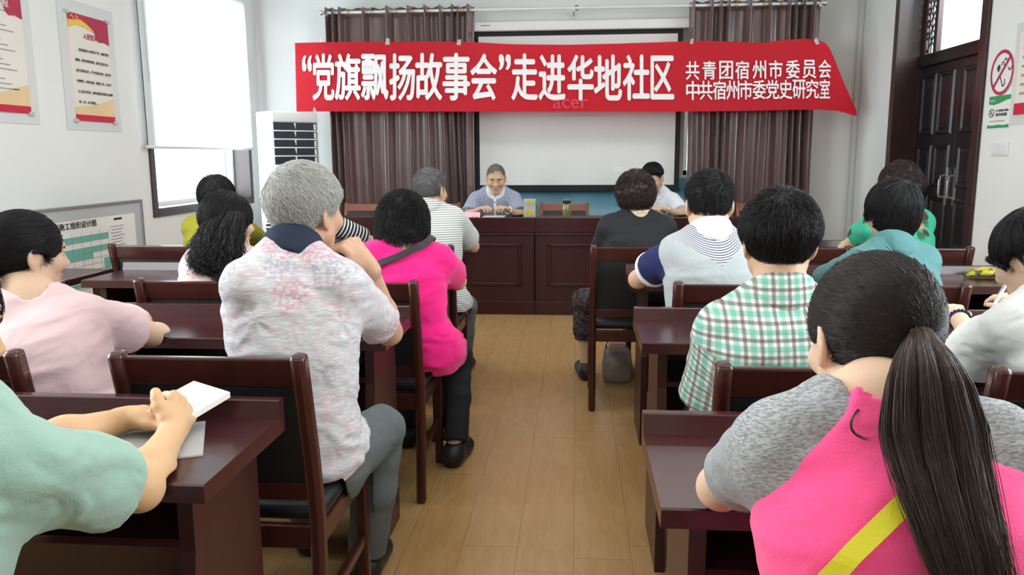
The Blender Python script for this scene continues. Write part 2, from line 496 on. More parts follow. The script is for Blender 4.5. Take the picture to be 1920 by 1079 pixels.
def glyphs(text, bold=0.0):
    """text -> (verts, polys) with the built-in font; x to the right, y up"""
    cu = bpy.data.curves.new('t', 'FONT'); cu.body = text; cu.size = 1.0; cu.offset = bold; cu.resolution_u = 3
    o = bpy.data.objects.new('t', cu); COL.objects.link(o)
    dg = bpy.context.evaluated_depsgraph_get(); dg.update()
    me = bpy.data.meshes.new_from_object(o.evaluated_get(dg))
    v = np.empty(len(me.vertices) * 3); me.vertices.foreach_get('co', v); v = v.reshape(-1, 3)
    f = [list(p.vertices) for p in me.polygons]
    bpy.data.objects.remove(o); bpy.data.curves.remove(cu); bpy.data.meshes.remove(me)
    return v, f


def put_text(bm, text, mapf, bold=0.0, fit=True):
    """adds text to bm; mapf(u, v) -> 3-D with u, v in 0..1 over the text's own box"""
    v, f = glyphs(text)
    if not len(v): return
    lo, hi = v.min(0), v.max(0); s = np.maximum(hi - lo, 1e-6)
    o0 = np.array(mapf(.5, .5), float); nn = np.cross(np.array(mapf(.6, .5), float) - o0, np.array(mapf(.5, .6), float) - o0); nn = nn / (np.linalg.norm(nn) + 1e-12)
    for k, (dx, dy) in enumerate(((0, 0),) if not bold else ((-bold, 0), (bold, 0), (0, bold * .7), (0, -bold * .7))):
        vs = [bm.verts.new(np.array(mapf(*np.clip(((p[0] - lo[0] + dx * (1 - .3 * abs(dy))) / s[0], (p[1] - lo[1] + dy) / s[1]), -.03, 1.03)), float) + nn * .0005 * k) for p in v]
        for q in f:
            try: bm.faces.new([vs[i] for i in q])
            except ValueError: pass


def quadmap(a, b, c, d, off=(0, 0, 0)):
    """bilinear map: a lower left, b lower right, c upper right, d upper left"""
    a, b, c, d, off = (np.array(t, float) for t in (a, b, c, d, off))
    return lambda u, v: (a * (1 - u) + b * u) * (1 - v) + (d * (1 - u) + c * u) * v + off


# ------------------------------------------------------------------ room shell
T = .24


def wall_x(name, x0, x1, openings):
    """wall standing on x0..x1 along y with rectangular openings (y0, y1, z0, z1)"""
    bm = BM(); y = YN - T
    for (a, b, z0, z1) in sorted(openings):
        box(bm, x0, x1, y, a, 0, ZC)
        if z0 > 0: box(bm, x0, x1, a, b, 0, z0)
        box(bm, x0, x1, a, b, z1, ZC); y = b
    box(bm, x0, x1, y, YB + T, 0, ZC)
    return struct(name, bm, M['wall'])


WIN1 = (6.08, 7.93, .92, 2.78); WIN2 = (.9, 3.1, .95, 2.78); WIN3 = (.9, 3.1, .95, 2.78); DOOR = (5.86, 7.37, 0, 2.98)
wall_x('wall_left', XL - T, XL, [WIN1, WIN2])
wall_x('wall_right', XR, XR + T, [DOOR, WIN3])
WINB = (1.075, 2.15, 1.12, 1.98)
bm = BM()
box(bm, XL, WINB[0], YB, YB + T, 0, ZC); box(bm, WINB[1], XR, YB, YB + T, 0, ZC)
box(bm, WINB[0], WINB[1], YB, YB + T, 0, WINB[2]); box(bm, WINB[0], WINB[1], YB, YB + T, WINB[3], ZC)
struct('wall_back', bm, M['wall'])
bm = BM(); box(bm, XL, XR, YN - T, YN, 0, ZC); struct('wall_near', bm, M['wall'])
bm = BM(); box(bm, XL - T, XR + T, YN - T, YB + T, -.12, 0); struct('floor', bm, M['floor'])
bm = BM(); box(bm, XL - T, XR + T, YN - T, YB + T, ZC, ZC + .12); struct('ceiling', bm, M['ceiling'])
bm = BM(); box(bm, XL, XL + .012, YN, YB, 0, .1); struct('baseboard_left', bm, M['skirt'])
bm = BM(); box(bm, XR - .012, XR, YN, DOOR[0] - .09, 0, .1); box(bm, XR - .012, XR, DOOR[1] + .09, YB, 0, .1); struct('baseboard_right', bm, M['skirt'])
bm = BM(); box(bm, XL + .012, XR - .012, YB - .012, YB, 0, .1); struct('baseboard_back', bm, M['skirt'])


def window_x(name, xi, xo, o, frame_w=.05, sash=2):
    """window in a wall along y; xi inner wall face, xo outer face"""
    y0, y1, z0, z1 = o; s = 1 if xo > xi else -1
    e = tag(bpy.data.objects.new(name, None), kind='structure'); COL.objects.link(e); e.location = (xi, (y0 + y1) / 2, z0)
    L = (xi, (y0 + y1) / 2, z0)
    bm = BM(); w = .012        # lined reveal standing slightly proud of the wall
    xa, xb = sorted((xi - s * .015, xo))
    for a in ((xa, xb, y0, y0 + w, z0, z1), (xa, xb, y1 - w, y1, z0, z1), (xa, xb, y0, y1, z0, z0 + w), (xa, xb, y0, y1, z1 - w, z1)): box(bm, *a)
    xa, xb = sorted((xi - s * .018, xi + s * .002)); c = .055
    for a in ((xa, xb, y0 - c, y0, z0 - c, z1 + c), (xa, xb, y1, y1 + c, z0 - c, z1 + c), (xa, xb, y0, y1, z0 - c, z0), (xa, xb, y0, y1, z1, z1 + c)): box(bm, *a, bev=.004)
    obj('casing', bm, M['frame_brown'], e, loc=L)
    bm = BM(); xa, xb = sorted((xo - s * .09, xo - s * .03))
    for a in ((y0, y0 + frame_w, z0, z1), (y1 - frame_w, y1, z0, z1), (y0, y1, z0, z0 + frame_w), (y0, y1, z1 - frame_w, z1)): box(bm, xa, xb, *a, bev=.004)
    for k in range(1, sash):
        ym = y0 + (y1 - y0) * k / sash; box(bm, xa, xb, ym - .03, ym + .03, z0, z1, bev=.004)
    obj('sash_frame', bm, M['white_pl'], e, loc=L)
    bm = BM(); xg = (xa + xb) / 2; box(bm, xg - .003, xg + .003, y0 + .02, y1 - .02, z0 + .02, z1 - .02); obj('pane', bm, M['glass'], e, loc=L)
    return e


window_x('window_1', XL, XL - T, WIN1, sash=1); window_x('window_2', XL, XL - T, WIN2); window_x('window_3', XR, XR + T, WIN3)
# window behind the curtains in the back wall
e = tag(bpy.data.objects.new('window_4', None), kind='structure'); COL.objects.link(e); e.location = (1.6, YB, WINB[2]); Lw = (1.6, YB, WINB[2])
bm = BM(); a, b, z0, z1 = WINB
for q in ((a, a + .05, z0, z1), (b - .05, b, z0, z1), (a, b, z0, z0 + .05), (a, b, z1 - .05, z1)): box(bm, q[0], q[1], YB + .12, YB + .18, q[2], q[3])
obj('sash_frame', bm, M['white_pl'], e, loc=Lw)
bm = BM(); box(bm, a, b, YB + .145, YB + .151, z0, z1); obj('pane', bm, M['glass'], e, loc=Lw)

# roller blind hanging in front of the left window
e = empty('roller_blind', (XL + .05, 6.97, 1.39), 'white roller blind pulled most of the way down over the left window', 'blind'); L0 = e.location.copy()
bm = BM(); NY = 24
pts = []
for side, dx in ((0, 0.0), (1, .002)):
    for i in range(NY + 1):
        y = 5.935 + 1.985 * i / NY
        for z in (1.42, 2.0, 2.5, 2.98): pts.append((XL + .05 + dx + .006 * math.sin(i * 1.3 + z), y, z))
vs = [bm.verts.new(p) for p in pts]
for side in (0,):
    for i in range(NY):
        for k in range(3):
            q = [vs[(i) * 4 + k], vs[(i + 1) * 4 + k], vs[(i + 1) * 4 + k + 1], vs[i * 4 + k + 1]]; bm.faces.new(q)
for v in vs[(NY + 1) * 4:]: bm.verts.remove(v)
obj('blind_fabric', bm, M['blind'], e, True, L0)
bm = BM(); tube(bm, [(XL + .05, 5.92, 1.41), (XL + .05, 7.935, 1.41)], .013, 12); obj('bottom_bar', bm, M['white_pl'], e, True, L0)
bm = BM(); tube(bm, [(XL + .05, 5.93, 3.0), (XL + .05, 7.93, 3.0)], .03, 14); obj('roller', bm, M['white_pl'], e, True, L0)
bm = BM(); tube(bm, [(XL + .055, 6.02, 2.98), (XL + .055, 6.02, 1.9)], .003, 6); obj('pull_cord', bm, M['white_pl'], e, True, L0)

# ------------------------------------------------------------------ door with transom
XD = XR + .19
d = tag(bpy.data.objects.new('door_1', None), kind='structure'); COL.objects.link(d); d.location = (XD, 6.6, 0); Ld = (XD, 6.6, 0)
ZT = 2.15      # underside of the transom light
bm = BM()
for q in ((XR - .02, XR + T, DOOR[0] - .0, DOOR[0] + .03, 0, DOOR[3]), (XR - .02, XR + T, DOOR[1] - .03, DOOR[1], 0, DOOR[3]), (XR - .02, XR + T, DOOR[0], DOOR[1], DOOR[3] - .03, DOOR[3])): box(bm, *q)
for q in ((XR - .022, XR, DOOR[0] - .07, DOOR[0], 0, DOOR[3] + .07), (XR - .022, XR, DOOR[1], DOOR[1] + .06, 0, DOOR[3] + .07), (XR - .022, XR, DOOR[0], DOOR[1], DOOR[3], DOOR[3] + .07)): box(bm, *q, bev=.006)
obj('door_frame', bm, M['jamb'], d, loc=Ld)
bm = BM(); box(bm, XD - .03, XD + .05, DOOR[0] + .03, DOOR[1] - .03, ZT - .10, ZT, bev=.006); obj('transom_rail', bm, M['door'], d, loc=Ld)
ym = 6.60


def door_leaf(y0, y1, hand):
    bm = BM(); box(bm, XD, XD + .045, y0, y1, .005, ZT - .10, bev=.004)
    leaf = obj('door_leaf', bm, M['door'], d, loc=Ld)
    w = y1 - y0
    for (za, zb) in ((.12, .50), (.58, .98), (1.06, 1.40), (1.48, 1.98)):
        for (ya, yb) in ((y0 + .07, y0 + w / 2 - .03), (y0 + w / 2 + .03, y1 - .07)):
            bm = BM()
            r = [(XD - .0005, ya, za, yb, zb), (XD - .014, ya + .012, za + .012, yb - .012, zb - .012), (XD - .014, ya + .022, za + .022, yb - .022, zb - .022), (XD - .004, ya + .04, za + .04, yb - .04, zb - .04), (XD - .012, ya + .06, za + .06, yb - .06, zb - .06)]
            loft(bm, [[(x, a, c), (x, b, c), (x, b, dd), (x, a, dd)] for (x, a, c, b, dd) in r])
            o = obj('raised_panel', bm, M['door'], leaf); o.data.transform(Matrix.Translation(-Vector(Ld)))
    bm = BM(); yh = hand
    box(bm, XD - .012, XD, yh - .022, yh + .022, .92, 1.22, bev=.005)
    tube(bm, [(XD - .01, yh, .98), (XD - .055, yh, .99), (XD - .06, yh, 1.02), (XD - .06, yh, 1.12), (XD - .055, yh, 1.15), (XD - .01, yh, 1.16)], .010, 10)
    o = obj('handle', bm, M['alu'], leaf, 'auto'); o.data.transform(Matrix.Translation(-Vector(Ld)))


door_leaf(DOOR[0] + .035, ym - .004, ym - .075); door_leaf(ym + .004, DOOR[1] - .035, ym + .075)
bm = BM()
for q in ((DOOR[0] + .03, DOOR[0] + .08, ZT, DOOR[3] - .03), (DOOR[1] - .08, DOOR[1] - .03, ZT, DOOR[3] - .03), (DOOR[0] + .03, DOOR[1] - .03, DOOR[3] - .08, DOOR[3] - .03), (7.08, 7.12, ZT, DOOR[3] - .03)): box(bm, XD, XD + .045, *q, bev=.004)
obj('transom_frame', bm, M['jamb'], d, loc=Ld)
bm = BM(); box(bm, XD + .03, XD + .034, DOOR[0] + .05, DOOR[1] - .05, ZT, DOOR[3] - .05); obj('pane', bm, M['glass'], d, loc=Ld)
bm = BM()
for k in range(9):
    z = ZT + .02 + k * .1
    for sg in (1, -1):
        za, zb = (z, z + .18) if sg > 0 else (z + .18, z)
        tube(bm, [(XD + .02, 7.12, za), (XD + .02, 7.30, zb)], .007, 6)
for yk in (7.16, 7.21, 7.26): tube(bm, [(XD + .018, yk, ZT), (XD + .018, yk, DOOR[3] - .05)], .006, 6)
obj('lattice', bm, M['door'], d, loc=Ld)
bm = BM(); box(bm, XR - .05, XR - .002, YB - .05, YB - .014, .1, ZC - .02, bev=.006); o = obj('cable_trunking', bm, M['grey_pl'], loc=(XR - .03, YB - .03, .1))
tag(o, 'pale grey vertical cable trunking in the far right corner', 'trunking')
M['trunk'] = pmat('trunking_paint', (.62, .64, .63), .7, .2); o.data.materials[0] = M['trunk']

# ------------------------------------------------------------------ wall posters, signs
XW = XL + .012


def wl(px, py): return np.array(atx(px, py, XL + .02))
def wr(px, py): return np.array(atx(px, py, XR - .012))


NIN = np.array([1.0, 0, 0])      # into the room from the left wall


def pane_yz(y0, y1, z0, z1, x, th, nrm=1):
    bm = BM(); box(bm, min(x, x + nrm * th), max(x, x + nrm * th), y0, y1, z0, z1); return bm


def poster(y0, y1, z0, z1, title, lines, label, kind):
    """framed-in-film wall poster on the left wall: y runs away from the camera"""
    w, h = y1 - y0, z1 - z0; x = XL + .004
    e = empty('poster', (x, (y0 + y1) / 2, z0), label, 'poster', 'red and cream posters on the left wall'); L = e.location.copy()
    def P(u, v, k=0): return (x + .006 + .0012 * k, y0 + u * w, z0 + v * h)
    def patch(nm, uv, m, k):
        bm = BM(); bm.faces.new([bm.verts.new(P(u, v, k)) for u, v in uv]); obj(nm, bm, m, e, loc=L)
    obj('print', pane_yz(y0, y1, z0, z1, x, .005), M['cream'], e, loc=L)
    wash = [(0, .06), (1, .06), (1, .24), (.75, .20), (.4, .15), (0, .13)]
    patch('gold_wash', wash, M['goldwash'], 1)
    patch('foot_band', [(0, 0), (1, 0), (1, .06), (0, .06)], M['red_ink'], 1.4)
    patch('flag', [(0, 1), (0, .93), (.2, .935), (.45, .91), (.62, .87), (.68, .80), (.74, .775), (.86, .785), (1, .765), (1, 1)], M['red_ink2'], 1.2)
    patch('gold_ribbon', [(0, .93), (0, .855), (.18, .895), (.42, .885), (.6, .86), (.62, .87), (.45, .925), (.3, .955), (.2, .93)], M['gold_ink'], 1.6)
    bm = BM()        # hammer and sickle outline emblem
    c = np.array([.17, .955]); A = .055
    arc = [(c[0] + A * 1.6 * math.cos(t), c[1] + A * .55 * math.sin(t)) for t in np.linspace(-2.4, 1.3, 12)]
    inn = [(c[0] + A * 1.15 * math.cos(t) - .006, c[1] + A * .36 * math.sin(t)) for t in np.linspace(1.3, -2.4, 12)]
    for i in range(11):
        bm.faces.new([bm.verts.new(P(*q, 2.2)) for q in (arc[i], arc[i + 1], inn[10 - i], inn[11 - i])])
    bm.faces.new([bm.verts.new(P(*q, 2.4)) for q in ((c[0] - .09, c[1] + .018), (c[0] - .07, c[1] + .024), (c[0] + .08, c[1] - .026), (c[0] + .06, c[1] - .032))])
    bm.faces.new([bm.verts.new(P(*q, 2.4)) for q in ((c[0] - .11, c[1] + .012), (c[0] - .06, c[1] + .036), (c[0] - .04, c[1] + .028), (c[0] - .09, c[1] + .004))])
    obj('emblem', bm, M['gold_ink'], e, loc=L)
    bm = BM(); put_text(bm, title[0], quadmap(P(title[1], title[3], 3), P(title[2], title[3], 3), P(title[2], title[4], 3), P(title[1], title[4], 3)), .008); obj('title', bm, title[5], e, loc=L)
    bm = BM()
    for (t, u0, u1, v0, v1) in lines:
        if t is None: box(bm, x + .0065, x + .0072, y0 + u0 * w, y0 + u1 * w, z0 + v0 * h, z0 + v1 * h)
        else: put_text(bm, t, quadmap(P(u0, v0, 3), P(u1, v0, 3), P(u1, v1, 3), P(u0, v1, 3)), .004)
    obj('text_lines', bm, M[kind], e, loc=L)
    m = .055
    bm = BM(); box(bm, x - .002, x, y0 - m * 1.6, y1 + m * 1.5, z0 - m * 1.1, z1 + m * 1.5); obj('clear_sleeve', bm, M['film2'], e, loc=L)
    for (yy, zz) in ((y0, z1), (y1, z1), (y0, z0), (y1, z0)):
        bm = BM(); box(bm, x, x + .014, yy - .022, yy + .022, zz - .012, zz + .012, bev=.004); obj('corner_clip', bm, M['grey_pl'], e, loc=L)
    return e


M['goldwash'] = pmat('gold_wash_print', (.78, .58, .33), .5, .3, .15, 5)
M['film2'] = pmat('plastic_sleeve', (.70, .725, .72), .25, .4)
q0, q1, q2 = wl(127, 20), wl(203, 40), wl(218, 231)
q3 = wl(148, 226)
oath = ['我志愿加入中国共产党，拥护党的', '纲领，遵守党的章程，履行党员义务，', '执行党的决定，严守党的纪律，保守党', '的秘密，对党忠诚，积极工作，为共产', '主义奋斗终身，随时准备为党和人民牺', '牲一切，永不叛党。']
us = [(.20, .95), (.10, .93), (.10, .97), (.10, .97), (.10, .97), (.10, .53)]
poster(q0[1], q1[1], q2[2], q0[2], ('入党誓词', .34, .68, .78, .835, M['red_ink2']),
       [(t, *us[i], .655 - .098 * i, .683 - .098 * i) for i, t in enumerate(oath)],
       'oath poster with six rows of black characters in a clear sleeve beside the window', 'black_ink')
pa, pb = wl(45, 0), wl(66, 214)
zt = pb[2] + (q0[2] - q2[2]) * 1.03
rows = [(None, .18 - .05 * (k % 3), .80 - .13 * ((k * 7) % 4), .80 - .0385 * k, .808 - .0385 * k) for k in range(17)]
poster(pb[1] - (q1[1] - q0[1]) * 1.0, pb[1] - .02, pb[2], zt, ('工作流程', .22, .74, .835, .90, M['white_ink']), rows,
       'red and cream poster of fine print cut off by the left photo edge', 'grey_ink')

# poster at the right edge of the photograph
a, b = wr(1911, 92), wr(1909, 215)
e = empty('poster', (XR - .006, a[1] - .28, b[2]), 'cream poster with a red foot band on the right wall at the photo edge', 'poster'); L0 = e.location.copy()
obj('print', pane_yz(a[1] - .56, a[1], b[2], a[2] + .1, XR - .004, .006, -1), M['cream'], e, loc=L0)
obj('foot_band', pane_yz(a[1] - .56, a[1], b[2], b[2] + .07, XR - .0105, .002, -1), M['red_ink'], e, loc=L0)
bm = BM()
for k in range(8): box(bm, XR - .012, XR - .0105, a[1] - .5 + .04 * (k % 3), a[1] - .05, b[2] + .12 + .055 * k, b[2] + .135 + .055 * k)
obj('text_lines', bm, M['grey_ink'], e, loc=L0)
obj('clear_sleeve', pane_yz(a[1] - .62, a[1] + .06, b[2] - .06, a[2] + .16, XR - .001, .003, -1), M['film2'], e, loc=L0)

# no-smoking roundel
ca = wr(1877, 136); RR = .5 * abs(wr(1877, 94)[2] - wr(1877, 179)[2])
e = empty('no_smoking_sign', (XR - .004, ca[1], ca[2]), 'round red no smoking sticker with a struck out cigarette on the right wall', 'sign'); L0 = e.location.copy()


def disc_ring(bm, r0, r1, x, n=48):
    A = [(x, ca[1] + r1 * math.cos(t), ca[2] + r1 * math.sin(t)) for t in np.linspace(0, 2 * math.pi, n, endpoint=False)]
    if r0 == 0: bm.faces.new([bm.verts.new(p) for p in A]); return
    B = [(x, ca[1] + r0 * math.cos(t), ca[2] + r0 * math.sin(t)) for t in np.linspace(0, 2 * math.pi, n, endpoint=False)]
    va = [bm.verts.new(p) for p in A]; vb = [bm.verts.new(p) for p in B]
    for i in range(n): bm.faces.new((va[i], va[(i + 1) % n], vb[(i + 1) % n], vb[i]))


bm = BM(); lathe(bm, [(.0, 0), (RR, 0), (RR, .004), (0, .004)], (0, 0, 0), 48)
bmesh.ops.transform(bm, matrix=Matrix.Translation((XR - .002, ca[1], ca[2])) @ Matrix.Rotation(-math.pi / 2, 4, 'Y'), verts=bm.verts)
obj('sticker', bm, M['paper'], e, loc=L0)


def rw(u, v, k=0): return (XR - .0075 - .0008 * k, ca[1] - u * RR, ca[2] + v * RR)      # u to the right in the photo


bm = BM(); disc_ring(bm, RR * .84, RR * .99, XR - .0075)
for (u0, v0, u1, v1, hw) in ((-.68, -.66, .66, .66, .07),):
    du, dv = u1 - u0, v1 - v0; l = math.hypot(du, dv); nx, ny = -dv / l * hw, du / l * hw
    bm.faces.new([bm.verts.new(rw(*q, 2)) for q in ((u0 + nx, v0 + ny), (u1 + nx, v1 + ny), (u1 - nx, v1 - ny), (u0 - nx, v0 - ny))])
obj('red_ring', bm, M['red_ink2'], e, loc=L0)
bm = BM()


def stroke(bm, pts, hw, f, k=1):
    for (a, b) in zip(pts, pts[1:]):
        du, dv = b[0] - a[0], b[1] - a[1]; l = math.hypot(du, dv) or 1; nx, ny = -dv / l * hw, du / l * hw
        bm.faces.new([bm.verts.new(f(*q, k)) for q in ((a[0] + nx, a[1] + ny), (b[0] + nx, b[1] + ny), (b[0] - nx, b[1] - ny), (a[0] - nx, a[1] - ny))])


for sp in (((-.30, .05), (-.42, .22), (-.28, .36), (-.16, .20), (-.30, .05)), ((-.36, .1), (-.22, .28)), ((-.4, .2), (-.25, .3)),
           ((-.12, .30), (.02, .46), (.12, .42), (.16, .28)), ((.12, .5), (.28, .6), (.36, .5)), ((-.12, -.15), (.16, -.62), (.34, -.52), (.28, -.3)), ((.5, .2), (.62, .05), (.78, .12), (.82, .24))): stroke(bm, sp, .026, rw)
obj('cigarette_drawing', bm, M['black_ink'], e, loc=L0)

# green notice
A, B, Cc, D = wr(1848.5, 241), wr(1889.4, 238.5), wr(1894, 176.5), wr(1854, 182)
y_l, y_r, z_b, z_t = (A[1] + D[1]) / 2, (B[1] + Cc[1]) / 2, (A[2] + B[2]) / 2, (Cc[2] + D[2]) / 2
e = empty('notice_sign', (XR - .003, (y_l + y_r) / 2, z_b), 'white and green health notice sign under the round no smoking sticker', 'sign'); L0 = e.location.copy()
obj('plate', pane_yz(y_r, y_l, z_b, z_t, XR - .001, .005, -1), M['paper'], e, loc=L0)
def rn(u, v, k=0): return (XR - .0068 - .0008 * k, y_l + (y_r - y_l) * u, z_b + (z_t - z_b) * v)
bm = BM(); bm.faces.new([bm.verts.new(rn(u, v)) for u, v in ((0, 1), (1, 1), (1, .86), (.8, .84), (.5, .76), (.25, .72), (0, .76))]); bm.faces.new([bm.verts.new(rn(u, v)) for u, v in ((0, 0), (1, 0), (1, .10), (.75, .075), (.5, .10), (.25, .075), (0, .10))]); obj('green_band', bm, M['green_ink'], e, loc=L0)
bm = BM()
for t, u0, u1, v0, v1 in (('为了您和他人健康', .36, .95, .50, .57), ('请勿吸烟', .38, .88, .36, .46)): put_text(bm, t, quadmap(rn(u0, v0, 2), rn(u1, v0, 2), rn(u1, v1, 2), rn(u0, v1, 2)), .01)
stroke(bm, [(.17 + .11 * math.cos(t), .47 + .12 * math.sin(t)) for t in np.linspace(0, 6.3, 20)], .014, rn); stroke(bm, [(.1, .55), (.24, .39)], .014, rn); stroke(bm, [(.12, .42), (.2, .47)], .01, rn)
obj('lettering', bm, M['black_ink'], e, loc=L0)
bm = BM()
put_text(bm, '关爱他人', quadmap(rn(.05, .82, 2), rn(.35, .82, 2), rn(.35, .9, 2), rn(.05, .9, 2)))
obj('white_lettering', bm, M['white_ink'], e, loc=L0)
bm = BM(); box(bm, XR - .0095, XR - .0088, y_l + (y_r - y_l) * .8, y_l + (y_r - y_l) * .12, z_b + (z_t - z_b) * .20, z_b + (z_t - z_b) * .225); obj('fine_print', bm, M['grey_ink'], e, loc=L0)

# light switch
a, b = wr(1859, 267), wr(1887, 292)
e = empty('light_switch', (XR, (a[1] + b[1]) / 2, b[2]), 'white double light switch on the right wall below the notices', 'switch'); L0 = e.location.copy()
bm = BM(); box(bm, XR - .010, XR - .0005, b[1], a[1], b[2], a[2], bev=.003); obj('plate', bm, M['white_pl'], e, loc=L0)
ymid = (a[1] + b[1]) / 2
for (ya, yb) in ((b[1] + .012, ymid - .003), (ymid + .003, a[1] - .012)):
    bm = BM(); box(bm, XR - .014, XR - .009, ya, yb, b[2] + .012, a[2] - .012, bev=.002); obj('rocker', bm, M['white_pl'], e, loc=L0)

# ------------------------------------------------------------------ back wall: curtains, screen, backdrop
YC = 8.00
rl, rr_ = at(600, 22, YC), at(1550, 8, YC); ZR = (rl[2] + rr_[2]) / 2
e = empty('curtain_rod', ((rl[0] + rr_[0]) / 2, YC, ZR), 'long white curtain rod along the back wall with round finials', 'curtain rod'); L0 = e.location.copy()
bm = BM(); tube(bm, [(rl[0] + .03, YC, ZR), (rr_[0] - .03, YC, ZR)], .014, 14); obj('rod', bm, M['white_pl'], e, True, L0)
for xx, s in ((rl[0], 1), (rr_[0], -1)):
    bm = BM(); rings = []
    for dx, r in ((0, .004), (.004, .026), (.012, .03), (.02, .022), (.03, .015), (.05, .015)):
        rings.append([(xx + s * dx, YC + r * math.cos(t), ZR + r * math.sin(t)) for t in np.linspace(0, 2 * math.pi, 16, endpoint=False)])
    loft(bm, rings); obj('finial', bm, M['chrome'], e, True, L0)
for xx in (rl[0] + .06, at(1076, 20, YC)[0], rr_[0] - .06):
    bm = BM(); box(bm, xx - .01, xx + .01, YC - .018, YB - .001, ZR - .03, ZR - .012, bev=.003); box(bm, xx - .018, xx + .018, YB - .008, YB - .0005, ZR - .06, ZR + .03, bev=.003); obj('bracket', bm, M['white_pl'], e, loc=L0)


def curtain(px0, px1, folds, ring_px, label):
    x0, x1 = at(px0, 200, YC)[0], at(px1, 200, YC)[0]
    e = empty('curtain', ((x0 + x1) / 2, YC, .03), label, 'curtain', 'brown satin curtains on the back wall'); L = e.location.copy()
    nx, nz = 260, 26; bm = BM()
    fx = np.array([at(f, 200, YC)[0] for f, _ in folds]); fw = np.array([w for _, w in folds])
    V = []
    for j in range(nz + 1):
        v = j / nz; z = .03 + v * (ZR + .055 - .03); row = []
        for i in range(nx + 1):
            u = i / nx; x = x0 + u * (x1 - x0)
            amp = 0.0; yb = .012 * math.sin(u * 55 + .6 * math.sin(v * 3))
            for c, w in zip(fx, fw):
                cc = c + .015 * math.sin(v * 2.5 + c * 9) * (1 - v)
                amp = max(amp, .13 * math.exp(-((x - cc) / (w * .72)) ** 2))
            y = YC + .08 - amp + yb * .5
            dz = 0.0 if j < nz else -.016 * (1 + math.cos(2 * math.pi * (u * len(folds)))) / 2
            row.append(bm.verts.new((x + .012 * math.sin(v * 4 + u * 9), y, z + dz)))
        V.append(row)
    for j in range(nz):
        for i in range(nx): bm.faces.new((V[j][i], V[j][i + 1], V[j + 1][i + 1], V[j + 1][i]))
    o = obj('curtain_cloth', bm, M['curtain'], e, True, L)
    md = o.modifiers.new('thick', 'SOLIDIFY'); md.thickness = .003
    for rp in ring_px:
        c = at(rp, 20, YC)[0]; bm = BM(); ring = []
        for t in np.linspace(0, 2 * math.pi, 20, endpoint=False):
            ring.append([(c + .006 * math.cos(s), YC + (.030 + .006 * math.sin(s)) * math.cos(t), ZR + (.030 + .006 * math.sin(s)) * math.sin(t)) for s in np.linspace(0, 2 * math.pi, 8, endpoint=False)])
        ring.append(ring[0]); loft(bm, ring, False); obj('eyelet', bm, M['brass'], e, True, L)
    return e


curtain(613, 889, [(620, .012), (633, .012), (645, .014), (687, .03), (729, .034), (769, .026), (802, .028), (831, .024), (852, .012), (862, .012), (880, .03)], (651, 695, 741, 772, 800, 868),
        'brown satin eyelet curtain hanging left of the projection screen')
curtain(1291, 1532, [(1298, .022), (1331, .022), (1347, .016), (1360, .016), (1397, .034), (1436, .026), (1474, .012), (1486, .014), (1500, .014), (1518, .03)], (1382, 1408, 1435, 1466, 1504),
        'brown satin eyelet curtain hanging right of the projection screen')
# spare curtain hook on the bare part of the rod
hx = at(1081, 22, YC)[0]; bm = BM(); ring = []
for t in np.linspace(0, 2 * math.pi, 22, endpoint=False):
    ring.append([(hx + (.021 + .004 * math.cos(s)) * math.cos(t), YC + .004 * math.sin(s) - .0, ZR + (.021 + .004 * math.cos(s)) * math.sin(t)) for s in np.linspace(0, 2 * math.pi, 8, endpoint=False)])
ring.append(ring[0]); loft(bm, ring, False); o = obj('curtain_ring', bm, M['black'], None, True, (hx, YC, ZR)); tag(o, 'single dark curtain ring alone on the bare middle of the rod', 'curtain ring')

# projection screen
YS = 8.14
s0, s1 = at(888, 57, YS), at(1281, 57, YS); sb = at(1080, 357, YS)[2]; st = (s0[2] + s1[2]) / 2
sx0, sx1 = s0[0], s1[0]
e = empty('projection_screen', ((sx0 + sx1) / 2, YS, sb), 'white pull-down projection screen with black borders on the back wall', 'projection screen'); L0 = e.location.copy()
zc0, zc1 = st, at(1080, 39, YS)[2]
bm = BM(); box(bm, at(868, 45, YS)[0], at(1305, 45, YS)[0], YS - .05, YS + .06, zc0, zc1, bev=.012, seg=3); obj('case', bm, M['white_pl'], e, 'auto', L0)
bm = BM(); box(bm, sx0, sx1, YS, YS + .004, sb, st); obj('black_border', bm, M['black'], e, loc=L0)
bm = BM(); a, b, c2, d2 = at(897, 66, YS)[0], at(1271, 66, YS)[0], at(1080, 347, YS)[2], at(1080, 66, YS)[2]
box(bm, a, b, YS - .003, YS - .0005, c2, d2); obj('projection_surface', bm, M['screen'], e, loc=L0)
bm = BM(); box(bm, sx0 - .01, sx1 + .01, YS - .014, YS + .016, sb - .012, sb + .022, bev=.004); obj('bottom_bar', bm, M['black'], e, loc=L0)
bm = BM()
def scm(px, py): return np.array(at(px, py, YS - .005))
put_text(bm, 'explore beyond limits', quadmap(scm(1042, 221), scm(1121, 221), scm(1121, 212.5), scm(1042, 212.5)), .006)
obj('projected_lettering', bm, M['paper'], e, loc=L0)
bm = BM(); p_, q_ = scm(1150, 322), scm(1168, 313); box(bm, p_[0], q_[0], YS - .006, YS - .0035, p_[2], q_[2]); obj('projected_patch', bm, M['paper'], e, loc=L0)
bm = BM(); pa_, pb_ = at(902, 50.5, YS), at(920, 48.8, YS); box(bm, pa_[0], pb_[0], YS - .052, YS - .0498, pa_[2], pb_[2]); obj('maker_mark', bm, M['red_ink'], e, loc=L0)

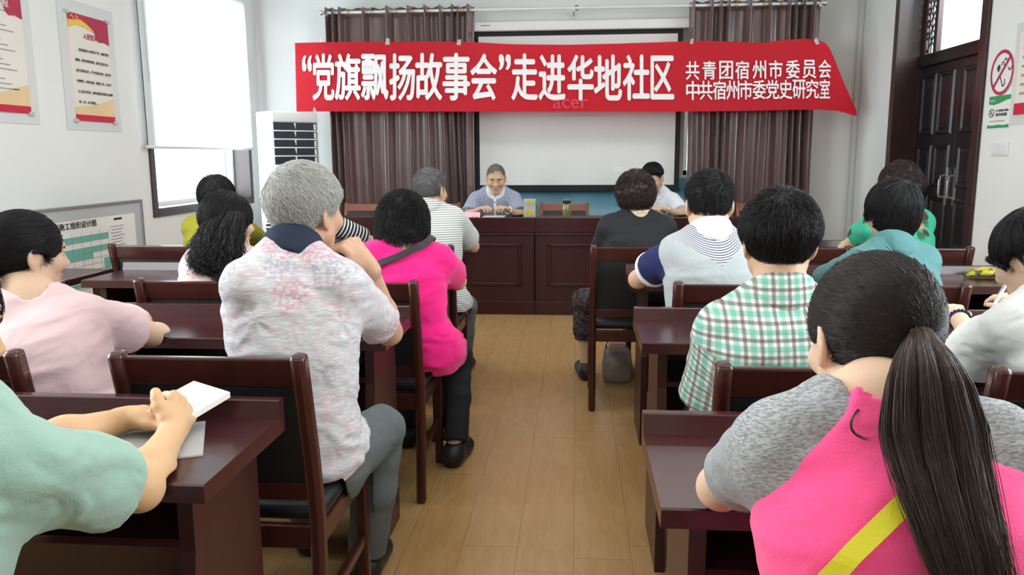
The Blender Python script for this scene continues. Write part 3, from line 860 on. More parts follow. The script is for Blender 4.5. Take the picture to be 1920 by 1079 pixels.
# blue printed backdrop low on the back wall
bz = .12; bt = at(1080, 353, YB)[2] + .10
g = G('blue_backdrop_print', .55, .3); o_ = g.obj(); xyz_ = g.xyz(o_)
gn = g.noise(g.scale(o_, (2.2, 1, 3)), 1.2, 3)
f_ = g.math('ADD', g.math('MULTIPLY', xyz_[2], 1.0), g.math('MULTIPLY', g.math('SUBTRACT', gn, .5), .35))
g.color(g.mix(g.step(f_, .62, .22), (.50, .58, .62), (.15, .44, .60)))
bm = BM(); box(bm, sx0 - .05, at(1286, 380, YB)[0], YB - .022, YB - .013, bz, bt)
o = obj('backdrop', bm, g.m, None, False, ((sx0 + sx1) / 2, YB - .02, bz)); tag(o, 'blue printed backdrop panel fading to white below the projection screen', 'backdrop')

# ------------------------------------------------------------------ red banner
YBN = 7.80


def ban(px, py, off=0.0):
    t = max(0.0, (px - 1480) / 125)
    Y = YBN - .018 * math.sin(px * .021) * .5 - .10 * t * t * .5 - off
    return np.array(at(px, py, Y))


TOP = [(553, 80.5), (611, 79), (700, 78.5), (800, 78), (887, 79), (960, 83), (1060, 84), (1150, 82), (1271, 78), (1300, 76.5), (1350, 77), (1400, 79.5), (1430, 80), (1470, 75), (1510, 72.5), (1535, 76), (1548, 80), (1560, 98), (1580, 150), (1597, 188), (1606, 208)]
BOT = [(557, 209.5), (700, 209), (900, 209.5), (1060, 209.5), (1270, 209.5), (1400, 208), (1480, 206), (1540, 206), (1570, 208), (1590, 213), (1606, 218.5)]
e = empty('banner', tuple(ban(1080, 210)), 'long red cloth banner with white Chinese characters across the back wall', 'banner'); L0 = e.location.copy()
bm = BM(); NU, NV = 150, 12; V = []
tx, ty = zip(*TOP); bx, by = zip(*BOT)
for i in range(NU + 1):
    u = i / NU
    pb_ = 556 + u * 1050; pt_ = pb_ - 3 * (1 - u)
    yt, yb = np.interp(pt_, tx, ty), np.interp(pb_, bx, by)
    V.append([bm.verts.new(ban(pt_ + (pb_ - pt_) * k / NV, yt + (yb - yt) * k / NV)) for k in range(NV + 1)])
for i in range(NU):
    for k in range(NV): bm.faces.new((V[i][k], V[i + 1][k], V[i + 1][k + 1], V[i][k + 1]))
bmesh.ops.recalc_face_normals(bm, faces=bm.faces)
o = obj('banner_cloth', bm, M['banner'], e, True, L0)
bm = BM()
BIG = [('“', 567, 584, 104, 133), ('党', 587, 626, 102, 187), ('旗', 629, 675, 102, 187), ('飘', 678, 727, 103, 187), ('扬', 731, 777, 102, 187), ('故', 780, 828, 101, 187), ('事', 831, 880, 101, 187), ('会', 883, 931, 102, 187),
       ('”', 936, 957, 103, 131), ('走', 960, 1007, 102, 187), ('进', 1011, 1059, 104, 187), ('华', 1065, 1112, 104, 187), ('地', 1115, 1165, 104, 187), ('社', 1169, 1217, 104, 187), ('区', 1221, 1263, 106, 185)]
for ch, xa, xb, ya, yb in BIG:
    put_text(bm, ch, (lambda xa, xb, ya, yb: lambda u, v: ban(xa + (xb - xa) * u, yb + (ya - yb) * v, .012))(xa, xb, ya, yb), .028)
L1 = [('共', 1286), ('青', 1317.5), ('团', 1349), ('宿', 1379), ('州', 1411), ('市', 1442), ('委', 1474), ('员', 1505), ('会', 1535)]
for ch, xa in L1:
    w = 25 if ch != '会' else 23
    put_text(bm, ch, (lambda xa, w: lambda u, v: ban(xa + w * u, 148 - (148 - 114) * v - (xa - 1400) * .012, .012))(xa, w), .018)
for i, ch in enumerate('中共宿州市委党史研究室'):
    xa = 1287 + 24.9 * i; w = 24 if ch != '室' else 19
    if ch == '室': xa = 1537
    put_text(bm, ch, (lambda xa, w: lambda u, v: ban(xa + w * u, 186 - (186 - 151) * v - (xa - 1400) * .012, .012))(xa, w), .018)
obj('lettering', bm, M['white_ink'], e, loc=L0)
bm = BM(); put_text(bm, 'acer', lambda u, v: ban(1037 + 65 * u, 203 - 17 * v, .008), .02)
M['faint_red'] = pmat('faint_red_projection', (.66, .06, .07), .6, .2); obj('projected_lettering', bm, M['faint_red'], e, loc=L0)
bm = BM()
for q in ([(586, 209), (589, 200), (594, 209)], [(598, 79), (602, 70), (607, 79)], [(1526, 76), (1531, 70), (1537, 82), (1530, 84)], [(722, 84), (724, 72), (730, 72), (731, 84)], [(856, 84), (858, 74), (865, 74), (864, 85)], [(1293, 82), (1296, 72), (1301, 73), (1299, 83)]): flat_poly(bm, [ban(a, b, .015) for a, b in q], np.array([0, -.001, 0]))
obj('sticky_tape', bm, M['film'], e, loc=L0)

# ------------------------------------------------------------------ floor-standing air conditioner in the far left corner
c0 = np.array(at(545, 400, 7.62)); ang = math.radians(47); zt = at(545, 209, 7.62)[2]
e = empty('air_conditioner', (c0[0] - .02, 7.72, 0), 'tall white floor-standing air conditioner in the far left corner', 'air conditioner', None, ang)
def acbox(nm, x0, x1, y0, y1, z0, z1, m, bev=.004, par=None):
    bm = BM(); box(bm, x0, x1, y0, y1, z0, z1, bev=bev); return obj(nm, bm, m, par or e, 'auto')
acbox('cabinet', -.25, .25, -.15, .17, .0, zt, M['white_pl'], .02)
acbox('front_panel', -.235, .235, -.162, -.148, .1, zt - .52, M['white_pl'], .006)
acbox('top_trim', -.235, .235, -.162, -.148, zt - .10, zt - .015, M['white_pl'], .006)
acbox('outlet_recess', -.225, .225, -.154, -.1495, zt - .50, zt - .105, M['dark_pl'], .0)
for k in range(4):
    z = zt - .105 - .395 * (k + 1) / 5; acbox('louvre', -.225, .225, -.166, -.150, z - .006, z + .006, M['white_pl'], .002)
for k in range(5):
    z = zt - .105 - .395 * (k + .5) / 5
    bm = BM(); prism(bm, [(-.02, z + .034), (.0, z + .034), (-.004, z - .02)], 'y', -.160, -.155); obj('louvre_clip', bm, M['white_pl'], e)
    acbox('louvre_clip', .19, .212, -.160, -.154, z - .028, z + .026, M['white_pl'], 0)
acbox('energy_label', .15, .215, -.1645, -.1615, zt - .72, zt - .585, M['paper'], 0)
acbox('energy_label_header', .15, .215, -.166, -.1640, zt - .625, zt - .585, M['blue_ink'], 0)
bm = BM(); bm.faces.new([bm.verts.new(p) for p in ((-.22, -.1645, zt - .55), (-.12, -.1645, zt - .55), (-.13, -.1645, zt - .57), (-.17, -.1645, zt - .59), (-.2, -.1645, zt - .57))]); obj('maker_emblem', bm, M['teal_ink'], e)
acbox('display', -.03, .03, -.1645, -.1615, zt - .64, zt - .60, M['grey_pl'], 0)
acbox('base', -.255, .255, -.165, .175, 0, .09, M['grey_pl'], .008)

# ------------------------------------------------------------------ notice board leaning by the left wall
XBD = XL + .10
def wb(px, py, k=0): return np.array(atx(px, py, XBD + .0015 * k))
rt, rb = wb(263.8, 376.7), wb(275, 480); lt_y = rt[1] - 1.75; z_top, z_bot = rt[2], .18
e = empty('notice_board', (XBD, rt[1] - .9, 0), 'grey framed notice board with a green bar chart standing by the left wall', 'notice board'); L0 = e.location.copy()
bm = BM(); box(bm, XBD - .02, XBD - .002, lt_y, rt[1], z_bot, z_top); obj('panel', bm, pmat('grey_board', (.47, .49, .50), .8, .2), e, loc=L0)
bm = BM()
for q in ((lt_y - .012, rt[1] + .012, z_top - .01, z_top + .012), (lt_y - .012, rt[1] + .012, z_bot - .012, z_bot + .012), (lt_y - .012, lt_y + .012, z_bot, z_top), (rt[1] - .012, rt[1] + .012, z_bot, z_top)): box(bm, XBD - .024, XBD + .008, *q, bev=.004)
obj('frame', bm, M['alu'], e, loc=L0)
for yy in (lt_y + .15, rt[1] - .15):
    bm = BM(); box(bm, XBD - .02, XBD, yy - .02, yy + .02, .0, z_bot); box(bm, XBD - .08, XBD + .16, yy - .02, yy + .02, 0, .025, bev=.004); obj('foot', bm, M['alu'], e, loc=L0)
c_rt = wb(251.7, 399.5); y1c = c_rt[1]; z1c = c_rt[2]; y0c = y1c - 1.55; z0c = z_bot + .1
bm = BM(); box(bm, XBD - .002, XBD + .0005, y0c, y1c, z0c, z1c); obj('chart_sheet', bm, M['paper'], e, loc=L0)
yb = wb(202.5, 440)[1]; zg = [wb(202.5, y)[2] for y in (435.5, 446, 457.5, 467.5)]
hrow = (zg[0] - zg[3]) / 3; z0g = zg[0]
BARS = [(0, 1.2, 0), (2, 1.2, 0), (2.95, .19, .23), (3.75, .50, .62), (3.1, 1.2, .40), (4.2, .12, 0), (5.3, .07, 0), (6.4, 1.2, 0), (7.5, .8, .2), (8.6, 1.2, .5)]
bm = BM()
def bar(ra, rb_, u0, u1): box(bm, XBD + .0012, XBD + .0022, yb - u1, yb - u0, z0g - rb_ * hrow, z0g - ra * hrow)
bar(0, 1, 0, 1.15); bar(2, 2.95, 0, 1.15); bar(2.95, 3.95, .19, 1.15); bar(3.95, 4.6, .50, 1.15); bar(4.3, 6.2, 0, .07); bar(6.2, 7.2, 0, 1.15); bar(7.9, 8.7, .2, .9)
obj('green_bar', bm, M['mint_ink'], e, loc=L0)
bm = BM()
for k in range(10): box(bm, XBD + .0026, XBD + .0030, yb - 1.15, yb, z0g - k * hrow - .0012, z0g - k * hrow + .0012)
for k in range(12): box(bm, XBD + .0026, XBD + .0030, yb - .1 * k - .0012, yb - .1 * k + .0012, z0g - 9 * hrow, z0g + hrow * .6)
for k in range(9): box(bm, XBD + .0026, XBD + .0030, yb + .03 + .015 * (k % 2), yb + .20 - .02 * (k % 3), z0g + .03 - k * .022, z0g + .036 - k * .022)
obj('ruled_lines', bm, M['grey_ink'], e, loc=L0)
bm = BM()
ta, tb_ = wb(100, 448, 3), wb(188, 430, 3)
put_text(bm, '“两学一做”学习教育施工组织设计图', quadmap((XBD + .004, yb - 1.02, z0g + .055), (XBD + .004, yb - .13, z0g + .055), (XBD + .004, yb - .13, z0g + .10), (XBD + .004, yb - 1.02, z0g + .10)), .012)
box(bm, XBD + .0026, XBD + .0032, yb + .08, yb + .18, z0g + .075, z0g + .09)
obj('chart_title', bm, M['black_ink'], e, loc=L0)

# ------------------------------------------------------------------ desks
DESK_L = 1.75


def make_desk(label):
    """origin on the floor below the near edge at the left end; x to the right, y away from the camera"""
    e = empty('desk', (0, 0, 0), label, 'desk', 'dark red wooden meeting desks in rows'); L = DESK_L
    bm = BM(); prism(bm, [(0, .725), (0, .757), (.004, .76), (.355, .76), (.366, .798), (.37, .80), (.392, .80), (.395, .797), (.395, .722), (.36, .722)], 'x', 0, L)
    obj('desktop', bm, M['desk'], e)
    prof = [(.005, 0), (.005, .30), (.012, .42), (.045, .52), (.06, .60), (.06, .722), (.36, .722), (.36, 0)]
    for x in (.055, L - .085):
        bm = BM(); prism(bm, prof, 'x', x, x + .03); obj('side_panel', bm, M['desk_side'], e)
    bm = BM(); box(bm, .085, L - .085, .345, .358, .16, .722); obj('modesty_panel', bm, M['desk_side'], e)
    bm = BM(); box(bm, .085, L - .085, .075, .345, .60, .616); obj('shelf', bm, M['desk'], e)
    bm = BM(); box(bm, L / 2 - .009, L / 2 + .009, .08, .345, .616, .722); obj('divider', bm, M['desk_side'], e)
    return e


# right end x (left block) or left end x (right block), near edge y
ROWS_L = [(-.650, 1.285), (-.592, 2.405), (-.575, 3.55), (-.612, 4.695)]
ROWS_R = [(.142, 1.245), (.205, 2.42), (.245, 3.57), (.25, 4.72)]
names_l = ['dark red desk nearest the camera on the left under the arms in sage sleeves', 'dark red desk in front of the grey-haired man, books on its shelf', 'dark red desk in front of the woman in hot pink', 'dark red desk on the left closest to the long speakers table']
names_r = ['dark red desk nearest the camera on the right, under the elbow of the ponytail woman', 'dark red desk in front of the man in green plaid', 'dark red desk on the right with a yellow pouch lying on it', 'dark red desk on the right closest to the long speakers table']
AVOID_BOXES = []


def desk_boxes(x, y):
    L = DESK_L
    for b in ((0, L, 0, .395, .721, .761), (0, L, .352, .396, .72, .802), (.05, .09, 0, .362, 0, .73), (L - .09, L - .05, 0, .362, 0, .73), (.085, L - .085, .07, .36, .598, .618), (.085, L - .085, .343, .36, .16, .722)):
        AVOID_BOXES.append(((x + b[0], y + b[2], b[4]), (x + b[1], y + b[3], b[5])))


for x_, y_ in ROWS_L: desk_boxes(x_ - DESK_L, y_)
for x_, y_ in ROWS_R: desk_boxes(x_, y_)
d0 = None
for (x, y), lb in zip(ROWS_L, names_l):
    dsk = make_desk(lb) if d0 is None else copy_tree(d0); d0 = d0 or dsk
    dsk['label'] = lb; dsk.location = (x - DESK_L, y, 0)
for (x, y), lb in zip(ROWS_R, names_r):
    dsk = copy_tree(d0); dsk['label'] = lb; dsk.location = (x, y, 0)
# plain table end beyond the third left desk
e = empty('side_table', (-2.74, 3.72, 0), 'plain dark side table by the left wall at the end of the third desk', 'table'); L0 = e.location.copy()
bm = BM(); box(bm, -3.05, -2.40, 3.55, 3.95, .725, .76, bev=.004); obj('tabletop', bm, M['desk'], e, loc=L0)
for xx in (-3.02, -2.46):
    for yy in (3.58, 3.9): bm = BM(); box(bm, xx - .02, xx + .02, yy - .02, yy + .02, 0, .725); obj('leg', bm, M['desk_side'], e, loc=L0)

# speakers' tables
YT = 6.62


def make_head_table(label):
    e = empty('speakers_table', (0, 0, 0), label, 'table', 'long panelled speakers tables'); L = 1.75
    bm = BM(); box(bm, 0, L, .03, .55, .755, .80, bev=.004); obj('tabletop', bm, M['desk'], e)
    bm = BM(); box(bm, 0, L, 0, .032, .70, .822, bev=.004); obj('front_ledge', bm, M['desk'], e)
    bm = BM(); box(bm, .004, L - .004, .012, .03, .68, .755); box(bm, .002, L - .002, .004, .03, .675, .69, bev=.003); obj('apron', bm, M['desk'], e)
    bm = BM(); box(bm, .01, L - .01, .02, .04, .0, .68); obj('front_board', bm, M['desk_side'], e)
    for xa, xb in ((.11, .84), (.96, L - .11)):
        bm = BM(); w = .028
        for q in ((xa, xb, .575, .575 + w), (xa, xb, .245, .245 + w), (xa, xa + w, .245, .575 + w), (xb - w, xb, .245, .575 + w)): box(bm, q[0], q[1], .006, .021, q[2], q[3], bev=.005)
        obj('panel_moulding', bm, M['desk'], e)
    bm = BM(); box(bm, .0, L, .008, .03, 0, .115, bev=.003); obj('plinth', bm, M['desk'], e)
    for x in (0.0, L - .025): bm = BM(); box(bm, x + .002, x + .023, .04, .52, 0, .755); obj('side_panel', bm, M['desk_side'], e)
    return e


xj = at(1002, 500, YT)[0]
t0 = make_head_table('left half of the long speakers table, under the man in blue-grey polo'); t0.location = (xj - 1.75, YT, 0)
t1 = copy_tree(t0); t1['label'] = 'right half of the long speakers table, carrying the tea flask'; t1.location = (xj + .002, YT, 0)


for x_ in (xj - 1.75, xj):
    for b in ((0, 1.75, .0, .552, .75, .801), (0, 1.75, -.002, .042, 0, .823)): AVOID_BOXES.append(((x_ + b[0], YT + b[2], b[4]), (x_ + b[1], YT + b[3], b[5])))


def chair_boxes(x, y, sg):
    for b in ((-.23, .23, -.22, .226, .36, .476), (-.237, -.197, -.30, -.175, 0, .887), (.197, .237, -.30, -.175, 0, .887), (-.22, .22, -.292, -.19, .50, .875), (-.236, -.196, .175, .215, 0, .45), (.196, .236, .175, .215, 0, .45), (-.23, -.205, -.2, .2, .17, .22), (.205, .23, -.2, .2, .17, .22)):
        ya, yb_ = sorted((sg * b[2], sg * b[3])); AVOID_BOXES.append(((x + b[0], y + ya, b[4]), (x + b[1], y + yb_, b[5])))


# ------------------------------------------------------------------ chairs
def make_chair(label, wood='chair_wood'):
    """origin on the floor under the seat, faces +y"""
    e = empty('chair', (0, 0, 0), label, 'chair', 'wooden meeting chairs with black padded backs'); w = .217
    wm = M[wood]
    def bar(name, path, sx, sy, top=0):
        rings = []
        for i, (x, y, z) in enumerate(path):
            s = 1.0
            rings.append([(x - sx * s, y - sy * s, z), (x + sx * s, y - sy * s, z), (x + sx * s, y + sy * s, z), (x - sx * s, y + sy * s, z)])
        bm = BM(); loft(bm, rings)
        o = obj(name, bm, wm, e, 'auto'); md = o.modifiers.new('b', 'BEVEL'); md.width = .007; md.segments = 3; md.limit_method = 'ANGLE'; return o
    for s in (-1, 1):
        o = bar('rear_post', [(s * w, -.225, 0), (s * w, -.205, .25), (s * w, -.200, .45), (s * w, -.225, .62), (s * w, -.262, .80), (s * w, -.278, .872), (s * w, -.276, .884)], .018, .022)
        o.modifiers['b'].width = .012
        bar('front_leg', [(s * w, .195, 0), (s * w, .195, .43)], .017, .017)
        bm = BM(); box(bm, s * w - .011, s * w + .011, -.19, .18, .18, .21, bev=.004); obj('stretcher', bm, wm, e)
        bm = BM(); box(bm, s * w - .011, s * w + .011, -.19, .185, .37, .43, bev=.004); obj('seat_rail', bm, wm, e)
    bm = BM(); box(bm, -w, w, .18, .20, .37, .43, bev=.004); obj('apron', bm, wm, e)
    bm = BM(); box(bm, -w, w, -.215, -.19, .37, .43, bev=.004); obj('apron', bm, wm, e)
    bm = BM(); box(bm, -w - .012, w + .012, -.19, .225, .43, .475, bev=.018, seg=3); obj('seat', bm, M['leather'], e, 'auto')
    bm = BM(); loft(bm, [[(-w, -.268 + dy, .800 + dz), (w, -.268 + dy, .800 + dz), (w, -.268 + dy + .0 + .024 * c1, .800 + dz), (-w, -.268 + dy + .024 * c1, .800 + dz)] for dy, dz, c1 in ((-.0, 0, 1), (-.016, .072, 1))]); o = obj('top_rail', bm, wm, e)
    md = o.modifiers.new('b', 'BEVEL'); md.width = .006; md.segments = 2
    bm = BM(); box(bm, -w, w, -.222, -.198, .50, .545, bev=.004); obj('lower_rail', bm, wm, e)
    bm = BM(); n = 10; rings = []
    for k in range(n + 1):
        v = k / n; z = .545 + v * .255; y = -.212 - .045 * v ** 1.3; th = .013 + .010 * math.sin(math.pi * v) ** .5
        rings.append([(-w + .016, y - th * .5, z), (0, y - th * .9, z), (w - .016, y - th * .5, z), (w - .016, y + th, z), (0, y + th * 1.5, z), (-w + .016, y + th, z)])
    loft(bm, rings); obj('back_pad', bm, M['leather'], e, 'auto')
    return e


BACK = .262
def chair_at(px, Y, label, rz=0.0, x=None):
    """px: photo column of the middle of the chair back, Y: distance of the back's top"""
    global ch0
    c = copy_tree(ch0) if ch0 is not None else make_chair(label)
    if ch0 is None: ch0 = c
    xx = at(px, 640, Y)[0] if x is None else x
    c['label'] = label
    if rz: c.location = (xx, Y - BACK, 0); c.rotation_euler = (0, 0, math.pi + rz)
    else: c.location = (xx, Y + BACK, 0); chair_boxes(xx, Y + BACK, 1)
    return c


ch0 = None
chair_at(393, 1.755, 'wooden chair with black padded back, holding the grey-haired man in the floral polo')
chair_at(-128, 1.755, 'wooden chair at the left photo edge, behind the woman in pale pink tee')
chair_at(1548, 1.74, 'wooden chair with black padded back, holding the man in green plaid')
chair_at(2075, 1.74, 'wooden chair at the right photo edge, behind the woman in white blouse')
chair_at(377, 2.86, 'wooden chair behind the long-haired woman in pale shirt, left of the grey-haired man')
chair_at(672, 2.86, 'wooden chair behind the woman in the hot pink top')
chair_at(1382, 2.88, 'wooden chair behind the young man with grey back and navy sleeves')
chair_at(1678, 2.88, 'wooden chair behind the woman in the teal shirt')
chair_at(301, 4.04, 'wooden chair behind the person in olive, nearest the notice board')
chair_at(532, 4.04, 'wooden chair behind the person with navy striped sleeve')
chair_at(772, 4.04, 'wooden chair behind the man in grey striped polo')
chair_at(1191, 4.04, 'wooden chair with black padded back, holding the woman in black blouse')
chair_at(1495, 4.04, 'empty wooden chair between the plaid man and the woman in teal')
chair_at(1716, 4.04, 'wooden chair behind the woman in green floral blouse, nearest the door')
chair_at(0, .60, 'wooden chair under the person in sage tee, nearest the camera', x=-.98)
chair_at(0, .52, 'wooden chair under the ponytail woman in the pink vest', x=.44)
# red-brown chairs behind the speakers' table
cr = None
for px, lb in ((690, 'red-brown chair with a slate sheen, leftmost behind the speakers table'), (819, 'red-brown chair second from the left behind the speakers table'), (935, 'red-brown chair behind the speaker in blue-grey polo'),
               (1058, 'empty red-brown chair behind the tea flask'), (1232, 'red-brown chair behind the speaker in white shirt'), (1428, 'red-brown chair in front of the right curtain behind the speakers table')):
    c = make_chair(lb, 'chair_wood_red') if cr is None else copy_tree(cr); cr = cr or c
    c['label'] = lb; c['group'] = 'red-brown chairs behind the speakers table'; c.location = (at(px, 380, 7.72)[0], 7.72 - BACK, 0); chair_boxes(at(px, 380, 7.72)[0], 7.72 - BACK, -1); c.rotation_euler = (0, 0, math.pi)

# ------------------------------------------------------------------ small things
def simple(name, bm, m, label, cat, loc, group=None, smooth=False):
    return tag(obj(name, bm, m, None, smooth, loc), label, cat, group)


# tea flask
fb = at(1062.5, 404, 6.78); fx, fy, fz = fb[0], 6.78, .801
e = empty('tea_flask', (fx, fy, fz), 'brown glass tea flask with dark lid standing on the speakers table', 'flask'); L0 = e.location.copy()
M['teaglass'] = pmat('tea_glass', (.17, .14, .055), .12, .6, .3, 40, coat=.4)
bm = BM(); lathe(bm, [(.0, 0), (.033, 0), (.036, .006), (.036, .120), (.032, .128), (0, .128)], (fx, fy, fz)); obj('bottle', bm, M['teaglass'], e, 'auto', L0)
bm = BM(); lathe(bm, [(0, .126), (.033, .126), (.034, .13), (.034, .152), (.031, .156), (0, .156)], (fx, fy, fz)); obj('lid', bm, M['black'], e, 'auto', L0)
bm = BM(); lathe(bm, [(0, .1555), (.030, .1555), (.030, .159), (0, .159)], (fx, fy, fz)); obj('lid_rim', bm, M['chrome'], e, 'auto', L0)
# sign block 守信
ba = at(993, 404, 6.95); bx_, by_ = ba[0], 6.95
e = empty('sign_block', (bx_, by_, .80), 'pale grey upright block with two yellow characters on the speakers table', 'sign'); L0 = e.location.copy()
bm = BM(); zt_ = at(993, 374, 6.95)[2]; box(bm, bx_ - .052, bx_ + .052, by_, by_ + .06, .801, zt_, bev=.003); obj('block', bm, pmat('sign_block_grey', (.42, .47, .48), .5, .3), e, loc=L0)
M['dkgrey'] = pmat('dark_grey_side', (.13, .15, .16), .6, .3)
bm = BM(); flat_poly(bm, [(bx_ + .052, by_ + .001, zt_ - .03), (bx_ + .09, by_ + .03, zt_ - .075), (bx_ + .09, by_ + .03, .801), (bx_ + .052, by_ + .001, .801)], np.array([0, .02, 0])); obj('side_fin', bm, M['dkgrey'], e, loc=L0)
bm = BM()
for ch, ya, yb_ in (('守', 375.5, 386), ('信', 393, 403.5)):
    p_, q_ = at(984, yb_, by_ - .006), at(1002.5, ya, by_ - .006)
    put_text(bm, ch, quadmap((p_[0], by_ - .006, p_[2]), (q_[0], by_ - .006, p_[2]), (q_[0], by_ - .006, q_[2]), (p_[0], by_ - .006, q_[2])), .03)
obj('lettering', bm, M['yellow'], e, loc=L0)
# pink name card
na, nb = at(862, 407, 6.72), at(900, 407, 6.72)
bm = BM(); prism(bm, [(6.70, .801), (6.735, .858), (6.77, .801), (6.766, .801), (6.735, .853), (6.704, .801)], 'x', na[0], nb[0]); o = simple('name_card', bm, M['pink_paper'], 'folded pink name card on the speakers table at the left speaker', 'name card', ((na[0] + nb[0]) / 2, 6.735, .80))
bm = BM(); mf = quadmap((na[0] + .10, 6.697, .803), (nb[0] - .02, 6.697, .803), (nb[0] - .02, 6.715, .825), (na[0] + .10, 6.715, .825)); put_text(bm, '主讲', mf, .01); t_ = obj('lettering', bm, M['red_ink2'], None, loc=None); t_.data.transform(Matrix.Translation(-o.location)); t_.parent = o
# papers on the speakers table
bm = BM(); a_ = at(925, 404, 6.98)[0]; box(bm, a_ - .09, a_ + .10, 6.86, 7.10, .801, .804); simple('paper_sheet', bm, M['paper'], 'white paper sheets in front of the left speaker', 'paper', (a_, 6.98, .80))
bm = BM(); a_ = at(1212, 404, 6.98)[0]; box(bm, a_ - .11, a_ + .10, 6.84, 7.08, .801, .804); simple('paper_sheet', bm, M['paper'], 'white paper sheets in front of the right speaker in white shirt', 'paper', (a_, 6.96, .80))
# books under the second left desk
e = empty('book', (-.83, 2.62, .617), 'white and blue book on the shelf under the grey-haired man desk', 'book'); L0 = e.location.copy()
bm = BM(); box(bm, -.93, -.74, 2.50, 2.72, .620, .642); obj('page_block', bm, M['paper'], e, loc=L0)
bm = BM(); box(bm, -.932, -.735, 2.497, 2.722, .617, .6205); box(bm, -.932, -.735, 2.497, 2.722, .642, .6455); box(bm, -.935, -.930, 2.497, 2.722, .617, .6455); obj('cover', bm, pmat('blue_cover', (.05, .09, .22), .4, .4), e, loc=L0)
bm = BM(); box(bm, -1.16, -.97, 2.50, 2.72, .617, .639, bev=.004); simple('folder', bm, M['dark_pl'], 'dark folder on the desk shelf beside the white and blue book', 'folder', (-1.06, 2.61, .617))
# papers and clear folder on the nearest left desk
ROT = math.radians(24)
def deskrect(cx, cy, w, h, z0, z1, rot):
    bm = BM(); c, s = math.cos(rot), math.sin(rot)
    P = [(cx + c * u - s * v, cy + s * u + c * v) for u, v in ((-w / 2, -h / 2), (w / 2, -h / 2), (w / 2, h / 2), (-w / 2, h / 2))]
    flat_poly(bm, [(p[0], p[1], z0) for p in P], np.array([0, 0, z1 - z0])); return bm
pc = atz(232, 838, .762)
bm = deskrect(pc[0], pc[1], .30, .21, .7608, .764, ROT); simple('clear_folder', bm, M['film'], 'clear plastic folder under the forearms of the person in sage tee', 'folder', (pc[0], pc[1], .7608))
pc2 = atz(360, 800, .765)
bm = BM(); flat_poly(bm, [(-.745, 1.62, .815), (-.80, 1.525, .786), (-.905, 1.58, .798), (-.85, 1.67, .824)], np.array([0, 0, .012])); simple('notepad', bm, M['cream'], 'white notepad beneath the clasped hands on the nearest left desk', 'notepad', (-.86, 1.61, .785))
# snake-print pouch and keys
pu = atz(1846, 513, .78)
bm = BM(); rings = []
for i in range(13):
    u = i / 12; x = pu[0] - .09 + .18 * u; r = .034 * (max(.02, math.sin(math.pi * min(.98, .02 + u * .96)))) ** .55
    rings.append([(x, pu[1] + r * 1.6 * math.cos(t), .7635 + r * .7 + r * .7 * math.sin(t)) for t in np.linspace(0, 2 * math.pi, 14, endpoint=False)])
loft(bm, rings)
g = G('yellow_snake_print', .35, .5); o_ = g.obj(); n_ = g.noise(g.scale(o_, (30, 40, 30)), 1.0, 3)
g.color(g.mix(g.step(n_, .56, .03), (.42, .36, .02), (.05, .06, .03)))
simple('pouch', bm, g.m, 'yellow and black snake-print pouch lying on the right-hand desk', 'pouch', (pu[0], pu[1], .76), smooth=True)
kx, ky = pu[0] + .10, pu[1] - .05
e = empty('key_ring', (kx, ky, .76), 'bunch of silver keys beside the yellow pouch', 'keys'); L0 = e.location.copy()
bm = BM(); tube(bm, [(kx + .014 * math.cos(t), ky + .014 * math.sin(t), .7625) for t in np.linspace(0, 6.2, 14)], .0018, 6); obj('ring', bm, M['chrome'], e, True, L0)
for k, a in enumerate((.3, -.5, 2.6)):
    bm = BM(); dx, dy = math.cos(a), math.sin(a)
    tube(bm, [(kx + .013 * dx, ky + .013 * dy, .764 + .001 * k), (kx + .03 * dx, ky + .03 * dy, .764 + .001 * k)], .007, 10, .25); tube(bm, [(kx + .03 * dx, ky + .03 * dy, .764 + .001 * k), (kx + .06 * dx, ky + .06 * dy, .764 + .001 * k)], .003, 6, .4); obj('key', bm, M['chrome'], e, True, L0)
# handbag on the floor by the woman in black
hb = atz(1158, 722, 0.0)
e = empty('handbag', (hb[0], hb[1] + .08, 0), 'grey silver handbag standing on the floor beneath the woman in black', 'handbag'); L0 = e.location.copy()
bm = BM(); rings = []
for z, sx, sy in ((0.0, .075, .05), (.02, .085, .06), (.10, .09, .065), (.18, .08, .05), (.205, .07, .025)):
    rings.append([(hb[0] + sx * math.copysign(abs(math.cos(t)) ** .6, math.cos(t)), hb[1] + .08 + sy * math.copysign(abs(math.sin(t)) ** .6, math.sin(t)), z + .004 * math.sin(5 * t)) for t in np.linspace(0, 2 * math.pi, 24, endpoint=False)])
loft(bm, rings); obj('bag_body', bm, pmat('silver_leather', (.30, .27, .27), .28, .5, .8, 14, .5, 30, coat=.4), e, True, L0)
bm = BM(); tube(bm, [(hb[0] - .07, hb[1] + .08, .19)] + [(hb[0] + .07 * math.cos(t), hb[1] + .08, .19 + .09 * math.sin(t)) for t in np.linspace(math.pi, 0, 12)] + [(hb[0] + .07, hb[1] + .08, .19)], .005, 8); obj('handle', bm, M['darkstrap'], e, True, L0)
bm = BM(); box(bm, hb[0] - .05, hb[0] + .05, hb[1] + .06, hb[1] + .10, .19, .235, bev=.01); obj('pink_lining', bm, M['pink_paper'], e, 'auto', L0)
# ------------------------------------------------------------------ figures: smooth distance fields turned into one mesh each
f32 = np.float32


def A3(p): return np.array(p, float)
def unit(v):
    v = A3(v); return v / (np.linalg.norm(v) + 1e-12)


